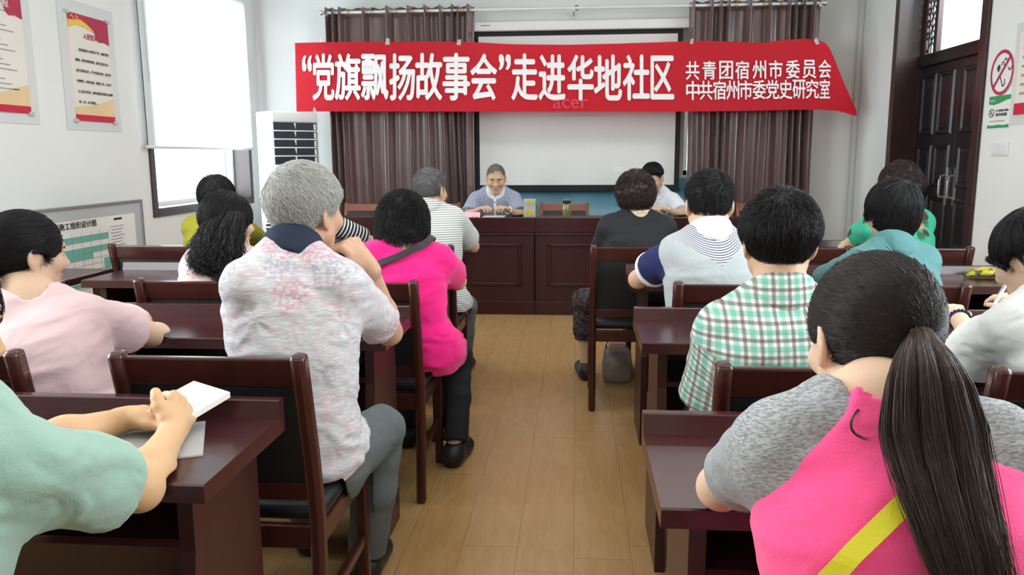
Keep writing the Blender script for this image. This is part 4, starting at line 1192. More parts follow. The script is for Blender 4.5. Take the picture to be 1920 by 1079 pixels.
class Vol:
    def __init__(s, lo, hi, h):
        s.h = h; s.lo = A3(lo); n = np.ceil((A3(hi) - s.lo) / h).astype(int) + 1; s.n = n
        s.ax = [(s.lo[i] + h * np.arange(n[i])).astype(f32) for i in range(3)]
        s.D = np.full(n, .08, f32)
    def sub(s, lo, hi):
        i0 = np.clip(np.floor((A3(lo) - s.lo) / s.h).astype(int), 0, s.n); i1 = np.clip(np.ceil((A3(hi) - s.lo) / s.h).astype(int) + 1, 0, s.n)
        return tuple(slice(a, b) for a, b in zip(i0, i1))
    def pts(s, sl): return [s.ax[0][sl[0]][:, None, None], s.ax[1][sl[1]][None, :, None], s.ax[2][sl[2]][None, None, :]]
    def put(s, prim, k=.02, op='u', m=.06):
        fn, lo, hi = prim
        sl = s.sub(A3(lo) - m, A3(hi) + m)
        if min(a.stop - a.start for a in sl) <= 0: return
        d = fn(*s.pts(sl)); D = s.D[sl]
        if op == 'u':
            if k > 0:
                t = np.clip(.5 + .5 * (D - d) / k, 0, 1); D[...] = D * (1 - t) + d * t - k * t * (1 - t)
            else: np.minimum(D, d, out=D)
        elif op == 's':
            if k > 0:
                d = -d; t = np.clip(.5 - .5 * (D - d) / k, 0, 1); D[...] = D * (1 - t) + d * t + k * t * (1 - t)
            else: np.maximum(D, -d, out=D)
        elif op == 'i':
            full = fn(*s.pts(s.sub(s.lo - 1, s.lo + s.n * s.h + 1)))
            np.maximum(s.D, full, out=s.D)
    def cut(s, p, n):
        """keep the side the normal points away from"""
        n = unit(n); X, Y, Z = s.pts(s.sub(s.lo - 1, s.lo + s.n * s.h + 1))
        np.maximum(s.D, ((X - p[0]) * n[0] + (Y - p[1]) * n[1] + (Z - p[2]) * n[2]).astype(f32), out=s.D)
    def sample(s, P):
        q = (P - s.lo) / s.h; q = np.clip(q, 0, s.n - 1.001); i = q.astype(int); f = q - i; D = s.D; r = 0
        for a in (0, 1):
            for b in (0, 1):
                for c in (0, 1):
                    w = (f[:, 0] if a else 1 - f[:, 0]) * (f[:, 1] if b else 1 - f[:, 1]) * (f[:, 2] if c else 1 - f[:, 2])
                    r = r + w * D[i[:, 0] + a, i[:, 1] + b, i[:, 2] + c]
        return r
    def grad(s, P):
        e = s.h * .8; g = np.stack([s.sample(P + d) - s.sample(P - d) for d in np.eye(3) * e], 1)
        return g / (np.linalg.norm(g, axis=1, keepdims=True) + 1e-9)
    def mesh(s):
        D = s.D; D[0] = D[-1] = .05; D[:, 0] = D[:, -1] = .05; D[:, :, 0] = D[:, :, -1] = .05
        S = D < 0
        c = S[:-1, :-1, :-1].astype(np.int8)
        for a, b, d in ((1, 0, 0), (0, 1, 0), (0, 0, 1), (1, 1, 0), (1, 0, 1), (0, 1, 1), (1, 1, 1)):
            n = np.array(S.shape) - 1
            c = c + S[a:a + n[0], b:b + n[1], d:d + n[2]]
        cells = np.argwhere((c > 0) & (c < 8))
        if not len(cells): return np.zeros((0, 3)), np.zeros((0, 4), int)
        idx = np.full(c.shape, -1, np.int32); idx[tuple(cells.T)] = np.arange(len(cells))
        acc = np.zeros((len(cells), 3)); cnt = np.zeros(len(cells))
        cor = [(a, b, d) for a in (0, 1) for b in (0, 1) for d in (0, 1)]
        val = {k: D[cells[:, 0] + k[0], cells[:, 1] + k[1], cells[:, 2] + k[2]] for k in cor}
        for k in cor:
            for ax in range(3):
                if k[ax] == 0:
                    k2 = list(k); k2[ax] = 1; k2 = tuple(k2); a, b = val[k], val[k2]
                    m = (a < 0) != (b < 0); t = a / np.where(a - b == 0, 1, a - b); t = np.where(m, t, 0)
                    p = np.zeros((len(cells), 3)) + np.array(k, float); p[:, ax] += t
                    acc[m] += p[m]; cnt[m] += 1
        V = s.lo + (cells + acc / cnt[:, None]) * s.h
        F = []
        for ax in range(3):
            o1, o2 = [(1, 2), (2, 0), (0, 1)][ax]
            sl0 = [slice(None)] * 3; sl1 = [slice(None)] * 3; sl0[ax] = slice(0, -1); sl1[ax] = slice(1, None)
            a, b = S[tuple(sl0)], S[tuple(sl1)]
            for flip, mk in ((0, a & ~b), (1, ~a & b)):
                e = np.argwhere(mk)
                e = e[(e[:, o1] > 0) & (e[:, o2] > 0) & (e[:, o1] < S.shape[o1] - 1) & (e[:, o2] < S.shape[o2] - 1)]
                if not len(e): continue
                d1 = np.zeros(3, int); d1[o1] = 1; d2 = np.zeros(3, int); d2[o2] = 1
                q = [idx[tuple((e - d1 - d2).T)], idx[tuple((e - d2).T)], idx[tuple(e.T)], idx[tuple((e - d1).T)]]
                q = np.stack(q if not flip else q[::-1], 1); F.append(q)
        F = np.concatenate(F); F = F[(F >= 0).all(1)]
        return V, F


def smooth_mesh(V, F, it=1, lam=.5):
    for _ in range(it):
        S = np.zeros_like(V); n = np.zeros(len(V))
        for a, b in ((0, 1), (1, 2), (2, 3), (3, 0)):
            np.add.at(S, F[:, a], V[F[:, b]]); np.add.at(S, F[:, b], V[F[:, a]]); np.add.at(n, F[:, a], 1); np.add.at(n, F[:, b], 1)
        V = V + lam * (S / np.maximum(n, 1)[:, None] - V)
    return V


def vnormals(V, F):
    fn = np.cross(V[F[:, 2]] - V[F[:, 0]], V[F[:, 3]] - V[F[:, 1]]); N = np.zeros_like(V)
    for k in range(4): np.add.at(N, F[:, k], fn)
    return N / (np.linalg.norm(N, axis=1, keepdims=True) + 1e-12)


def vnoise(P, seed=0):
    i = np.floor(P).astype(np.int64); f = P - i; f = f * f * (3 - 2 * f); r = 0
    def hsh(a, b, c):
        h = (a * 374761393 + b * 668265263 + c * 2147483647 + seed * 974711) & 0x7fffffff
        h = ((h ^ (h >> 13)) * 1274126177) & 0x7fffffff
        return ((h ^ (h >> 16)) & 0xffff) / 65535.0
    for a in (0, 1):
        for b in (0, 1):
            for c in (0, 1):
                w = (f[:, 0] if a else 1 - f[:, 0]) * (f[:, 1] if b else 1 - f[:, 1]) * (f[:, 2] if c else 1 - f[:, 2])
                r = r + w * hsh(i[:, 0] + a, i[:, 1] + b, i[:, 2] + c)
    return r


# ---- shapes: each returns (function, low corner, high corner)
def cone(a, b, r1, r2=None, sc=None):
    a, b = A3(a), A3(b); r2 = r1 if r2 is None else r2; R = max(r1, r2); ab = b - a; L2 = ab @ ab + 1e-12
    def fn(X, Y, Z):
        px, py, pz = X - a[0], Y - a[1], Z - a[2]
        t = np.clip((px * ab[0] + py * ab[1] + pz * ab[2]) / L2, 0, 1)
        return (np.sqrt((px - t * ab[0]) ** 2 + (py - t * ab[1]) ** 2 + (pz - t * ab[2]) ** 2) - (r1 + (r2 - r1) * t)).astype(f32)
    return fn, np.minimum(a, b) - R, np.maximum(a, b) + R


def ell(c, r, ax=None):
    c, r = A3(c), A3(r); ax = np.eye(3) if ax is None else ax; R = r.max()
    def fn(X, Y, Z):
        x, y, z = X - c[0], Y - c[1], Z - c[2]
        q = [(x * a[0] + y * a[1] + z * a[2]) for a in ax]
        k0 = np.sqrt(sum((q[i] / r[i]) ** 2 for i in range(3))); k1 = np.sqrt(sum((q[i] / r[i] ** 2) ** 2 for i in range(3))) + 1e-9
        return (k0 * (k0 - 1) / k1).astype(f32)
    return fn, c - R, c + R


class Frame:
    """local frame: r right, f forward, u up"""
    def __init__(s, o, yaw=0, pitch=0, roll=0, sc=1.0):
        s.o = A3(o); s.sc = sc
        cy, sy = math.cos(math.radians(yaw)), math.sin(math.radians(yaw))
        f = np.array([-sy, cy, 0]); r = np.array([cy, sy, 0]); u = np.array([0, 0, 1.0])
        cp, sp = math.cos(math.radians(pitch)), math.sin(math.radians(pitch)); f, u = f * cp - u * sp, u * cp + f * sp      # pitch > 0: looking down
        cr, sr = math.cos(math.radians(roll)), math.sin(math.radians(roll)); r, u = r * cr - u * sr, u * cr + r * sr      # roll > 0: head tips to its right
        s.r, s.f, s.u = r, f, u; s.ax = np.array([r, f, u])
    def __call__(s, x, y, z): return s.o + s.sc * (s.r * x + s.f * y + s.u * z)
    def loc(s, P): return ((P - s.o) @ s.ax.T) / s.sc


def torso_prim(hip, neck, hr, sr, prof, infl=0.0, bow=.03, bw=1.0, bd=1.0):
    """lofted trunk from hips to neck base; hr, sr right vectors at hips and shoulders"""
    hip, neck = A3(hip), A3(neck); base = hip - unit(neck - hip) * .10; L = np.linalg.norm(neck - base); up = (neck - base) / L
    fw = unit(np.cross(up, unit(hr + sr)))
    t_, w_, d_ = prof
    def fn(X, Y, Z):
        px, py, pz = X - base[0], Y - base[1], Z - base[2]
        tt = (px * up[0] + py * up[1] + pz * up[2]) / L; t = np.clip(tt, 0, 1)
        o = -bow * 4 * t * (1 - t)
        cx = [base[i] + up[i] * L * t + fw[i] * o for i in range(3)]
        x, y, z = X - cx[0], Y - cx[1], Z - cx[2]
        rr = [hr[i] * (1 - t) + sr[i] * t for i in range(3)]; ln = np.sqrt(sum(a * a for a in rr)); rr = [a / ln for a in rr]
        lx = x * rr[0] + y * rr[1] + z * rr[2]; along = x * up[0] + y * up[1] + z * up[2]
        ly2 = np.maximum(x * x + y * y + z * z - lx * lx - along * along, 0)
        w = np.interp(t, t_, w_) * bw + infl; d = np.interp(t, t_, d_) * bd + infl
        q = ((np.abs(lx) / w) ** 2.4 + (np.sqrt(ly2) / d) ** 2.4) ** (1 / 2.4)
        sd = (q - 1) * np.minimum(w, d); ends = np.abs(tt - t) * L
        return np.where(ends > 0, np.sqrt(np.maximum(sd, 0) ** 2 + ends ** 2) + np.minimum(sd, 0) * 0, sd).astype(f32)
    R = .30
    return fn, np.minimum(base, neck) - R * .75, np.maximum(base, neck) + R * .75


PROF_M = (np.array([0, .1, .25, .42, .62, .78, .88, .95, 1.0]), np.array([.15, .175, .168, .155, .168, .175, .155, .11, .065]), np.array([.10, .125, .125, .115, .122, .118, .10, .075, .055]))
PROF_F = (np.array([0, .1, .25, .42, .62, .78, .88, .95, 1.0]), np.array([.155, .180, .168, .140, .145, .150, .135, .10, .055]), np.array([.10, .125, .118, .105, .118, .112, .09, .068, .050]))


def head_prims(H, fem=False):
    """list of (prim, k, op) in head frame H"""
    S = H.sc; P = []
    def E(c, r, k=.012, op='u', ax=None): P.append((ell(H(*c), A3(r) * S, H.ax if ax is None else ax), k * S, op))
    def Cn(a, b, r1, r2, k=.012, op='u'): P.append((cone(H(*a), H(*b), r1 * S, r2 * S), k * S, op))
    E((0, -.012, .030), (.074, .094, .086), .01)
    E((0, .028, -.005), (.064, .066, .092), .03)
    Cn((0, .030, -.058), (0, .062, -.096), .047, .024, .03)
    for s in (-1, 1):
        Cn((s * .050, .006, -.050), (s * .012, .064, -.098), .022, .018, .03)
        E((s * .043, .064, -.022), (.024, .024, .022), .02)          # cheekbone
    Cn((-.032, .080, .027), (.032, .080, .027), .012, .012, .016)     # brow
    for s in (-1, 1): E((s * .031, .098, .006), (.018, .014, .012), .014, 's')
    for s in (-1, 1): E((s * .031, .076, .004), (.015, .0135, .012), .006)
    Cn((0, .088, .014), (0, .108, -.026), .008, .0125, .010)
    for s in (-1, 1): E((s * .013, .097, -.030), (.009, .010, .008), .006)
    E((0, .086, -.060), (.024, .014, .007), .006); E((0, .085, -.0705), (.020, .014, .007), .006)
    E((0, .098, -.0655), (.026, .010, .0022), .004, 's')
    for s in (-1, 1):
        tilt = math.radians(22) * s
        ax = np.array([H.r * math.cos(tilt) + H.f * math.sin(tilt), -H.r * math.sin(tilt) + H.f * math.cos(tilt), H.u])
        E((s * .080, -.012, -.004), (.0088, .021, .035), .008, 'u', ax); E((s * .086, -.006, .000), (.006, .010, .018), .006, 's', ax)
        E((s * .078, -.004, -.034), (.006, .008, .009), .006, 'u', ax)
    return P


def hand_prims(w, d, n, side, curl=(.5, .5, .55, .6), thumb=(.7, .35), sc=1.0, spread=.03, ts=1.0):
    """w wrist, d direction wrist to knuckles, n back-of-hand normal, side +1 right hand / -1 left hand"""
    w, d = A3(w), unit(d); n = unit(A3(n) - d * (A3(n) @ d)); lat = np.cross(d, n) * side       # lat points to the little finger
    # right hand, palm down, pointing forward: thumb on the left
    P = []
    kn = []
    for i, x in enumerate((-.031, -.011, .010, .029)):
        kn.append(w + sc * (d * (.084 - (.004, 0, .003, .012)[i]) + lat * x * .95))
    base = [w + sc * (d * .018 + lat * x * .62) for x in (-.028, -.010, .010, .027)]
    for b, k in zip(base, kn): P.append((cone(b, k, .0145 * sc, .0115 * sc), .008 * sc, 'u'))
    P.append((cone(w - d * .02 * sc, w + d * .03 * sc, .024 * sc, .026 * sc), .012 * sc, 'u'))
    Ls = (.068, .076, .071, .056)
    for i in range(4):
        p = kn[i]; a = 0.0; dirn = unit(d + lat * (i - 1.5) * spread)
        for j, fr in enumerate((.44, .31, .25)):
            a += curl[i] * (1.0, 1.15, .8)[j]
            v = dirn * math.cos(a) - n * math.sin(a); q = p + v * Ls[i] * fr * sc
            r = (.0098, .0088, .0078)[j] * sc * (.92 if i == 3 else 1)
            P.append((cone(p, q, r * 1.04, r * .95), .0035 * sc if j else .008 * sc, 'u')); p = q
    tb = w + sc * (d * .022 - lat * .022 - n * .006)
    v1 = unit(d * .75 - lat * thumb[0] - n * .25); p1 = tb + v1 * .036 * sc * ts
    v2 = unit(v1 + d * thumb[1] + lat * thumb[1] * .5); p2 = p1 + v2 * .029 * sc * ts; v3 = unit(v2 + lat * thumb[1] * .4); p3 = p2 + v3 * .022 * sc * ts
    P.append((cone(tb, p1, .016 * sc, .0125 * sc), .014 * sc, 'u')); P.append((cone(p1, p2, .0115 * sc / ts ** .6, .0106 * sc / ts ** .6), .004 * sc, 'u')); P.append((cone(p2, p3, .0106 * sc / ts ** .6, .0088 * sc / ts ** .6), .003 * sc, 'u'))
    return P


def np_obj(name, V, F, mats, parent, origin, fmat=None, attr=None, smooth=True):
    V = V - A3(origin)
    me = bpy.data.meshes.new(name); k = F.shape[1]
    me.vertices.add(len(V)); me.vertices.foreach_set('co', V.astype(f32).ravel())
    me.loops.add(F.size); me.loops.foreach_set('vertex_index', F.astype(np.int32).ravel())
    me.polygons.add(len(F)); me.polygons.foreach_set('loop_start', (np.arange(len(F)) * k).astype(np.int32))
    try: me.polygons.foreach_set('loop_total', np.full(len(F), k, np.int32))
    except Exception: pass
    for m in mats: me.materials.append(m)
    if fmat is not None: me.polygons.foreach_set('material_index', fmat.astype(np.int32))
    me.update(calc_edges=True); me.validate()
    if smooth: me.polygons.foreach_set('use_smooth', np.ones(len(me.polygons), bool))
    if attr is not None:
        a = me.attributes.new('tc', 'FLOAT_VECTOR', 'POINT'); a.data.foreach_set('vector', attr.astype(f32).ravel())
    o = bpy.data.objects.new(name, me); COL.objects.link(o)
    if parent is not None: o.parent = parent
    else: o.location = origin
    return o


def strand_mesh(C, r, taper=.35):
    """C: (n, m, 3) centre lines -> three-sided tapering strands"""
    n, m, _ = C.shape
    Tn = np.gradient(C, axis=1); Tn /= np.linalg.norm(Tn, axis=2, keepdims=True) + 1e-9
    ref = rng.normal(size=(n, 1, 3)); a = np.cross(Tn, ref); a /= np.linalg.norm(a, axis=2, keepdims=True) + 1e-9; b = np.cross(Tn, a)
    rad = (np.asarray(r).reshape(-1, 1) * np.ones((n, 1))) * (1 - (1 - taper) * np.linspace(0, 1, m)[None, :] ** 2)
    V = np.stack([C + rad[..., None] * (a * math.cos(t) + b * math.sin(t)) for t in (0, 2.094, 4.189)], 2).reshape(-1, 3)
    base = (np.arange(n)[:, None] * m + np.arange(m - 1)[None, :]).ravel() * 3; F = []
    for k in range(3):
        k2 = (k + 1) % 3; F.append(np.stack([base + k, base + k2, base + 3 + k2, base + 3 + k], 1))
    return V, np.concatenate(F)


def grow(vol, V, N, Hc, count, flow, length, r, seg=7, off=.001, lift=.004, jit=.15, sel=None, curl=0.0, stick=.5):
    """strands combed over a hair surface"""
    out = ((V - Hc) * N).sum(1) > 0
    if sel is not None: out &= sel(V)
    ids = np.flatnonzero(out)
    if not len(ids): return np.zeros((0, 3)), np.zeros((0, 4), int)
    ids = rng.choice(ids, count); P = V[ids] + rng.normal(size=(count, 3)) * .002
    Ln = length * rng.uniform(.6, 1.15, count); st = Ln / (seg - 1); C = [P.copy()]
    jd = rng.normal(size=(count, 3)) * jit; ph = rng.uniform(0, 6.28, (count, 3))
    for i in range(1, seg):
        d = flow(P) + jd
        if curl: d = d + curl * np.sin(ph + i * 1.5)
        g = vol.grad(P); d = d - g * (d * g).sum(1, keepdims=True) * .9; d /= np.linalg.norm(d, axis=1, keepdims=True) + 1e-9
        P = P + d * st[:, None]; s = vol.sample(P); tgt = off + lift * i / seg
        mv = np.where(s < tgt, tgt - s, np.where(s < .05, (tgt - s) * stick, 0)); P = P + g * mv[:, None]; C.append(P.copy())
    return strand_mesh(np.stack(C, 1), r * rng.uniform(.7, 1.2, count))


def join(parts):
    Vs, Fs, o = [], [], 0
    for V, F in parts:
        if len(V): Vs.append(V); Fs.append(F + o); o += len(V)
    return np.concatenate(Vs), np.concatenate(Fs)


AVOID = []


def box_field(lo, hi, m=.0015):
    lo, hi = A3(lo) - m, A3(hi) + m; c, hf_ = (lo + hi) / 2, (hi - lo) / 2
    def fn(X, Y, Z): return np.maximum(np.maximum(np.abs(X - c[0]) - hf_[0], np.abs(Y - c[1]) - hf_[1]), np.abs(Z - c[2]) - hf_[2]).astype(f32)
    return fn, lo, hi


def keep_clear(v):
    a, b = v.lo, v.lo + v.n * v.h
    for lo, hi in AVOID:
        if (A3(lo) < b).all() and (A3(hi) > a).all(): v.put(box_field(lo, hi, .003 + 1.1 * v.h), 0, 's', .03)


def push_out(V, m=.004):
    for lo, hi in AVOID:
        lo, hi = A3(lo) - m, A3(hi) + m
        ins = ((V > lo) & (V < hi)).all(1)
        if ins.any():
            P = V[ins]; d = np.concatenate([P - lo, hi - P], 1); k = d.argmin(1); r = np.arange(len(P)); ax = k % 3
            P[r, ax] = np.where(k < 3, lo[ax], hi[ax]); V[ins] = P
    return V


def person(S):
    """one seated figure; S holds world-space joints and clothing"""
    fem = S.get('fem', False); h = S.get('res', .007); sk = S['skin']; prof = PROF_F if fem else PROF_M
    ls = .88 if fem else 1.0; ls *= S.get('limb', 1.0)
    bw, bd = S.get('bw', 1.0), S.get('bd', 1.0)
    hip = A3(S['hip']); SL, SR = A3(S['SL']), A3(S['SR']); sr = unit(SR - SL); mid = (SL + SR) / 2
    hy = math.radians(S.get('hyaw', 0)); hr = np.array([math.cos(hy), math.sin(hy), 0]); hf = np.array([-math.sin(hy), math.cos(hy), 0])
    neck = A3(S['neck']) if 'neck' in S else mid + unit(mid - hip) * .055
    up = unit(neck - hip)
    H = Frame(S['head'], S.get('hy', 0), S.get('hp', 0), S.get('hr', 0), S.get('hs', 1.0))
    skull = H(0, -.022, -.045)
    EL, ER, WL, WR = (A3(S[k]) for k in ('EL', 'ER', 'WL', 'WR'))
    KL = A3(S['KL']) if 'KL' in S else hip + hf * .43 - hr * .11 + A3((0, 0, -.045)); KR = A3(S['KR']) if 'KR' in S else hip + hf * .43 + hr * .11 + A3((0, 0, -.045))
    FL = A3(S['FL']) if 'FL' in S else A3((KL[0] - .01 * hr[0], KL[1], .085)) - hf * .05; FR = A3(S['FR']) if 'FR' in S else A3((KR[0], KR[1], .085)) - hf * .05
    pts = np.array([hip, neck, H.o, SL, SR, EL, ER, WL, WR, KL, KR, FL, FR])
    lo, hi = pts.min(0) - .24, pts.max(0) + .24; lo[2] = max(lo[2], -.01)
    origin = A3((hip[0], hip[1], 0))
    # ---------------- body
    v = Vol(lo, hi, h)
    v.put(torso_prim(hip, neck, hr, sr, prof, -.004, bw=bw, bd=bd), .02)
    for s, K, Ft in ((-1, KL, FL), (1, KR, FR)):
        hj = hip + hr * s * .085 + A3((0, 0, -.005))
        v.put(cone(hj, K, .082 * ls, .058 * ls), .04); v.put(cone(K, K * .55 + Ft * .45 - hf * .012, .053 * ls, .052 * ls), .02); v.put(cone(K * .55 + Ft * .45 - hf * .012, Ft, .05 * ls, .034 * ls), .02)
        fd = unit(hf + hr * s * .2); v.put(cone(Ft + A3((0, 0, -.035)), A3((Ft[0], Ft[1], .03)) + fd * .13, .034 * ls, .024), .02)
    for s, Sh, E_, W_ in ((-1, SL, EL, WL), (1, SR, ER, WR)):
        v.put(cone(neck + up * .02 + sr * s * .02, Sh + up * .012 - sr * s * .02, .042 * ls, .044 * ls), .04)
        v.put(cone(Sh, Sh * .55 + E_ * .45, .054 * ls, .047 * ls), .035); v.put(cone(Sh * .55 + E_ * .45, E_, .046 * ls, .036 * ls), .02)
        q = E_ * .68 + W_ * .32; v.put(cone(E_, q, .037 * ls, .040 * ls), .02); v.put(cone(q, W_, .039 * ls, .0245 * ls), .02)
    nr = (.049 if fem else .057) * S.get('nk', 1.0)
    v.put(cone(neck - up * .03, skull, nr * 1.08, nr), .045)
    for pr, k, op in head_prims(H, fem): v.put(pr, k, op)
    for side, key, W_, E_ in ((-1, 'handL', WL, EL), (1, 'handR', WR, ER)):
        hd = S.get(key, {}); fd = unit(W_ - E_); d = hd.get('d', fd); n = hd.get('n', (0, -.25, 1))
        for pr, k, op in hand_prims(W_, d, n, side, hd.get('curl', (.45, .5, .55, .6)), hd.get('thumb', (.7, .35)), hd.get('sc', .93 if fem else 1.02), ts=hd.get('ts', 1.0)): v.put(pr, k, op)
    keep_clear(v); V, F = v.mesh(); V = smooth_mesh(V, F, 1, .35)
    V = push_out(V); fc = V[F].mean(1); L = H.loc(fc); ax = np.abs(L[:, 0]); fm = np.zeros(len(F), int)
    front = (L[:, 1] > .06) & (ax < .07)
    fm[front & (ax > .013) & (ax < .048) & (np.abs(L[:, 2] - (.027 + .10 * (.03 - ax) * (ax > .034))) < .0042)] = 1
    eye = front & (((ax - .031) / .0135) ** 2 + ((L[:, 2] - S.get('eyez', .003)) / S.get('eyeo', .0035)) ** 2 < 1); fm[eye] = 2
    fm[front & (L[:, 1] > .075) & (ax < .024) & (L[:, 2] > -.0765) & (L[:, 2] < -.054)] = 3
    body = np_obj('person', V, F, [SKIN[sk], S.get('brow', M['brow']), M['eye'], M['lip']], None, origin, fm)
    tag(body, S['label'], 'person', S.get('group'))
    # ---------------- hair
    hs = S['hair']; st = hs['style']; hv = Vol(H.o - A3((.21, .21, hs.get('below', .21))), H.o + A3((.21, .21, .19)), hs.get('res', .0045))
    th = hs.get('th', .014); sl, off = hs.get('slope', .77), hs.get('off', -.005)
    thl = hs.get('thl', th); u0, uw = hs.get('u0', .0), hs.get('uw', .07)
    tap = hs.get('taper', .022 if st in ('short', 'stub') else 0); cp0, cpn = H(0, 0, off), unit(H.u - H.f * sl)
    bfn, blo, bhi = ell(H(0, -.012 - th * .1, .030), A3((.074, .094, .086)) * H.sc, H.ax)
    def cap(X, Y, Z):
        u = ((X - H.o[0]) * H.u[0] + (Y - H.o[1]) * H.u[1] + (Z - H.o[2]) * H.u[2]) / H.sc
        t = np.clip((u - u0) / uw, 0, 1); t = t * t * (3 - 2 * t); T_ = thl + (th - thl) * t
        if tap:
            bd_ = (X - cp0[0]) * cpn[0] + (Y - cp0[1]) * cpn[1] + (Z - cp0[2]) * cpn[2]
            T_ = .0015 + (T_ - .0015) * np.clip(bd_ / tap, 0, 1) ** .7
        return (bfn(X, Y, Z) - T_).astype(f32)
    hv.put((cap, blo - th, bhi + th), 0)
    for (c, r, k) in hs.get('extra', ()): hv.put(ell(H(*c), A3(r), H.ax), k)
    hv_free = Vol(hv.lo, hv.lo, hv.h); hv_free.n = hv.n; hv_free.ax = hv.ax; hv_free.D = hv.D.copy()
    hv.cut(H(0, 0, off), -(H.u - H.f * sl))
    if hs.get('front', None) is not None: hv.cut(H(0, hs['front'], 0), H.f + H.u * hs.get('ftilt', -.25))
    for s in (-1, 1):
        if hs.get('ears', True): hv.put(cone(H(s * .07, .004, -.012), H(s * .10, .012, -.012), .024 * H.sc, .032 * H.sc), .008, 's')
    if fem and hs.get('ears', True) and st in ('bun', 'tail'):
        for s in (-1, 1): hv.put(ell(H(s * .080, .048, -.038), A3((.036, .042, .040)) * H.sc, H.ax), .01, 's')
    for (c, r, k) in hs.get('late', ()): hv.put(ell(H(*c), A3(r), H.ax), k)
    for (a, b, r1, r2, k) in hs.get('cones', ()): hv.put(cone(a, b, r1, r2), k)
    HV, HF = hv.mesh(); HN = vnormals(HV, HF)
    fr = hs.get('nf', 38.); am = hs.get('na', .0035)
    HV2 = HV + HN * ((vnoise(HV * fr, 3) - .5) * 2 * am + (vnoise(HV * fr * 2.7, 5) - .5) * am)[:, None]
    wh = H(*hs.get('whorl', (.01, -.07, .085))); dn = hs.get('down', .6); grav = A3((0, 0, -1.0)) * dn
    def flow(P):
        q = P - wh; q /= np.linalg.norm(q, axis=1, keepdims=True) + 1e-6; return q * hs.get('rad', 1.0) + grav
    parts = [(HV2, HF)]
    if hs.get('n', 0):
        parts.append(grow(hv_free if tap else hv, HV, HN, H.o, hs['n'], hs.get('flow', flow), hs.get('len', .05), hs.get('r', .0007), hs.get('seg', 7), hs.get('soff', .001), hs.get('lift', .005), hs.get('jit', .2), None, hs.get('curl', 0), hs.get('stick', .5)))
    for C, r in hs.get('locks', ()): parts.append(strand_mesh(C, r))
    HVj, HFj = join(parts)
    ho = np_obj('hair', HVj, HFj, [hs['mat']], body, origin)
    if hs.get('tail') is not None:
        TV, TF = join([strand_mesh(C, r) for C, r in hs['tail']]); np_obj('ponytail', TV, TF, [hs.get('tailmat', hs['mat'])], body, origin)
    if hs.get('tie') is not None:
        c, ax_, r = hs['tie']; bm = BM(); lathe(bm, [(r * .8, -.008), (r * 1.1, -.006), (r * 1.15, 0), (r * 1.1, .006), (r * .8, .008)], (0, 0, 0), 20)
        bmesh.ops.transform(bm, matrix=Matrix.Translation(Vector(c - origin)) @ Vector((0, 0, 1)).rotation_difference(Vector(ax_)).to_matrix().to_4x4(), verts=bm.verts); obj('hair_tie', bm, M['black'], body, True)
    # ---------------- clothes
    fwv = unit(np.cross(up, sr))
    def torso_tc(P):
        q = P - neck; return np.stack([q @ sr, q @ up, q @ fwv], 1)
    def wrinkle(V_, F_, amp, seed):
        N_ = vnormals(V_, F_); q = V_ @ np.array([sr, fwv, up]).T
        a = vnoise(q * A3((9, 9, 17)), seed) - .5; b = vnoise((q + a[:, None] * .06) * A3((20, 20, 34)), seed + 1) - .5
        c3 = vnoise((q + b[:, None] * .05) * A3((42, 42, 60)), seed + 2) - .5
        dsum = a * 1.7 + b * 1.1 + c3 * .45
        for Ax, s in ((SL, -1), (SR, 1)):       # folds fanning out from the armpits
            c = Ax - up * .09 - sr * s * .015; w = V_ - c; rad = np.linalg.norm(w, axis=1); an = np.arctan2(w @ up, (w @ sr) * s)
            dsum = dsum + .2 * np.sin(an * 7 + rad * 30 + a * 5) * np.exp(-(rad / .11) ** 2) * np.clip(rad / .05 - .3, 0, 1)
        hemf = np.exp(-np.abs((V_ - hip) @ up + .02) / .10); dsum = dsum + .8 * hemf * np.sin(6.0 * a * 3 + (V_ @ sr) * 40 + (V_ @ up) * 60)
        return V_ + N_ * (dsum * amp)[:, None]
    for gi, gmt in enumerate(S['shirts']):
        inf = gmt.get('infl', .010); res = gmt.get('res', h); sv = Vol(lo, hi, res)
        sv.put(torso_prim(hip, neck, hr, sr, prof, inf, bw=bw, bd=bd), .02)
        fr_ = gmt.get('sleeve', .55)
        for s, Sh, E_, W_, key in ((-1, SL, EL, WL, 'L'), (1, SR, ER, WR, 'R')):
            sv.put(cone(neck + up * .018 + sr * s * .025, Sh + up * .013 - sr * s * .02, .042 * ls + inf, .046 * ls + inf), .04)
            f_ = gmt.get('sleeve' + key, fr_)
            if f_ > 0:
                tmp = Vol(lo, hi, res); end = Sh + (E_ - Sh) * min(f_, 1.0); fl = gmt.get('flare', .012)
                ext = Sh + (E_ - Sh) * (min(f_, 1.0) + (.25 if f_ < 1 else 0))
                tmp.put(cone(Sh, ext, .055 * ls + inf, .047 * ls + inf + fl), 0)
                if f_ > 1:
                    e2 = E_ + (W_ - E_) * (f_ - 1); ex2 = e2 + unit(W_ - E_) * .08
                    tmp.put(cone(E_, ex2, .050 * ls + inf + fl, .040 * ls + inf + fl), .03); tmp.cut(e2, W_ - E_)
                else: tmp.cut(end, gmt.get('cutdir' + key, E_ - Sh))
                t = np.clip(.5 + .5 * (sv.D - tmp.D) / .035, 0, 1); sv.D = (sv.D * (1 - t) + tmp.D * t - .035 * t * (1 - t)).astype(f32)
            elif f_ < 0:        # sleeveless: cut the shoulder away
                sv.cut(Sh + sr * s * f_, sr * s + up * .15)
        for s, K in ((-1, KL), (1, KR)):
            hj = hip + hr * s * .085 + A3((0, 0, -.005)); sv.put(cone(hj, hj + (K - hj) * .30, .086 * ls + .010 + .016, .080 * ls + .010 + .020), .04)
        hem = gmt.get('hem', hip[2] - .045)
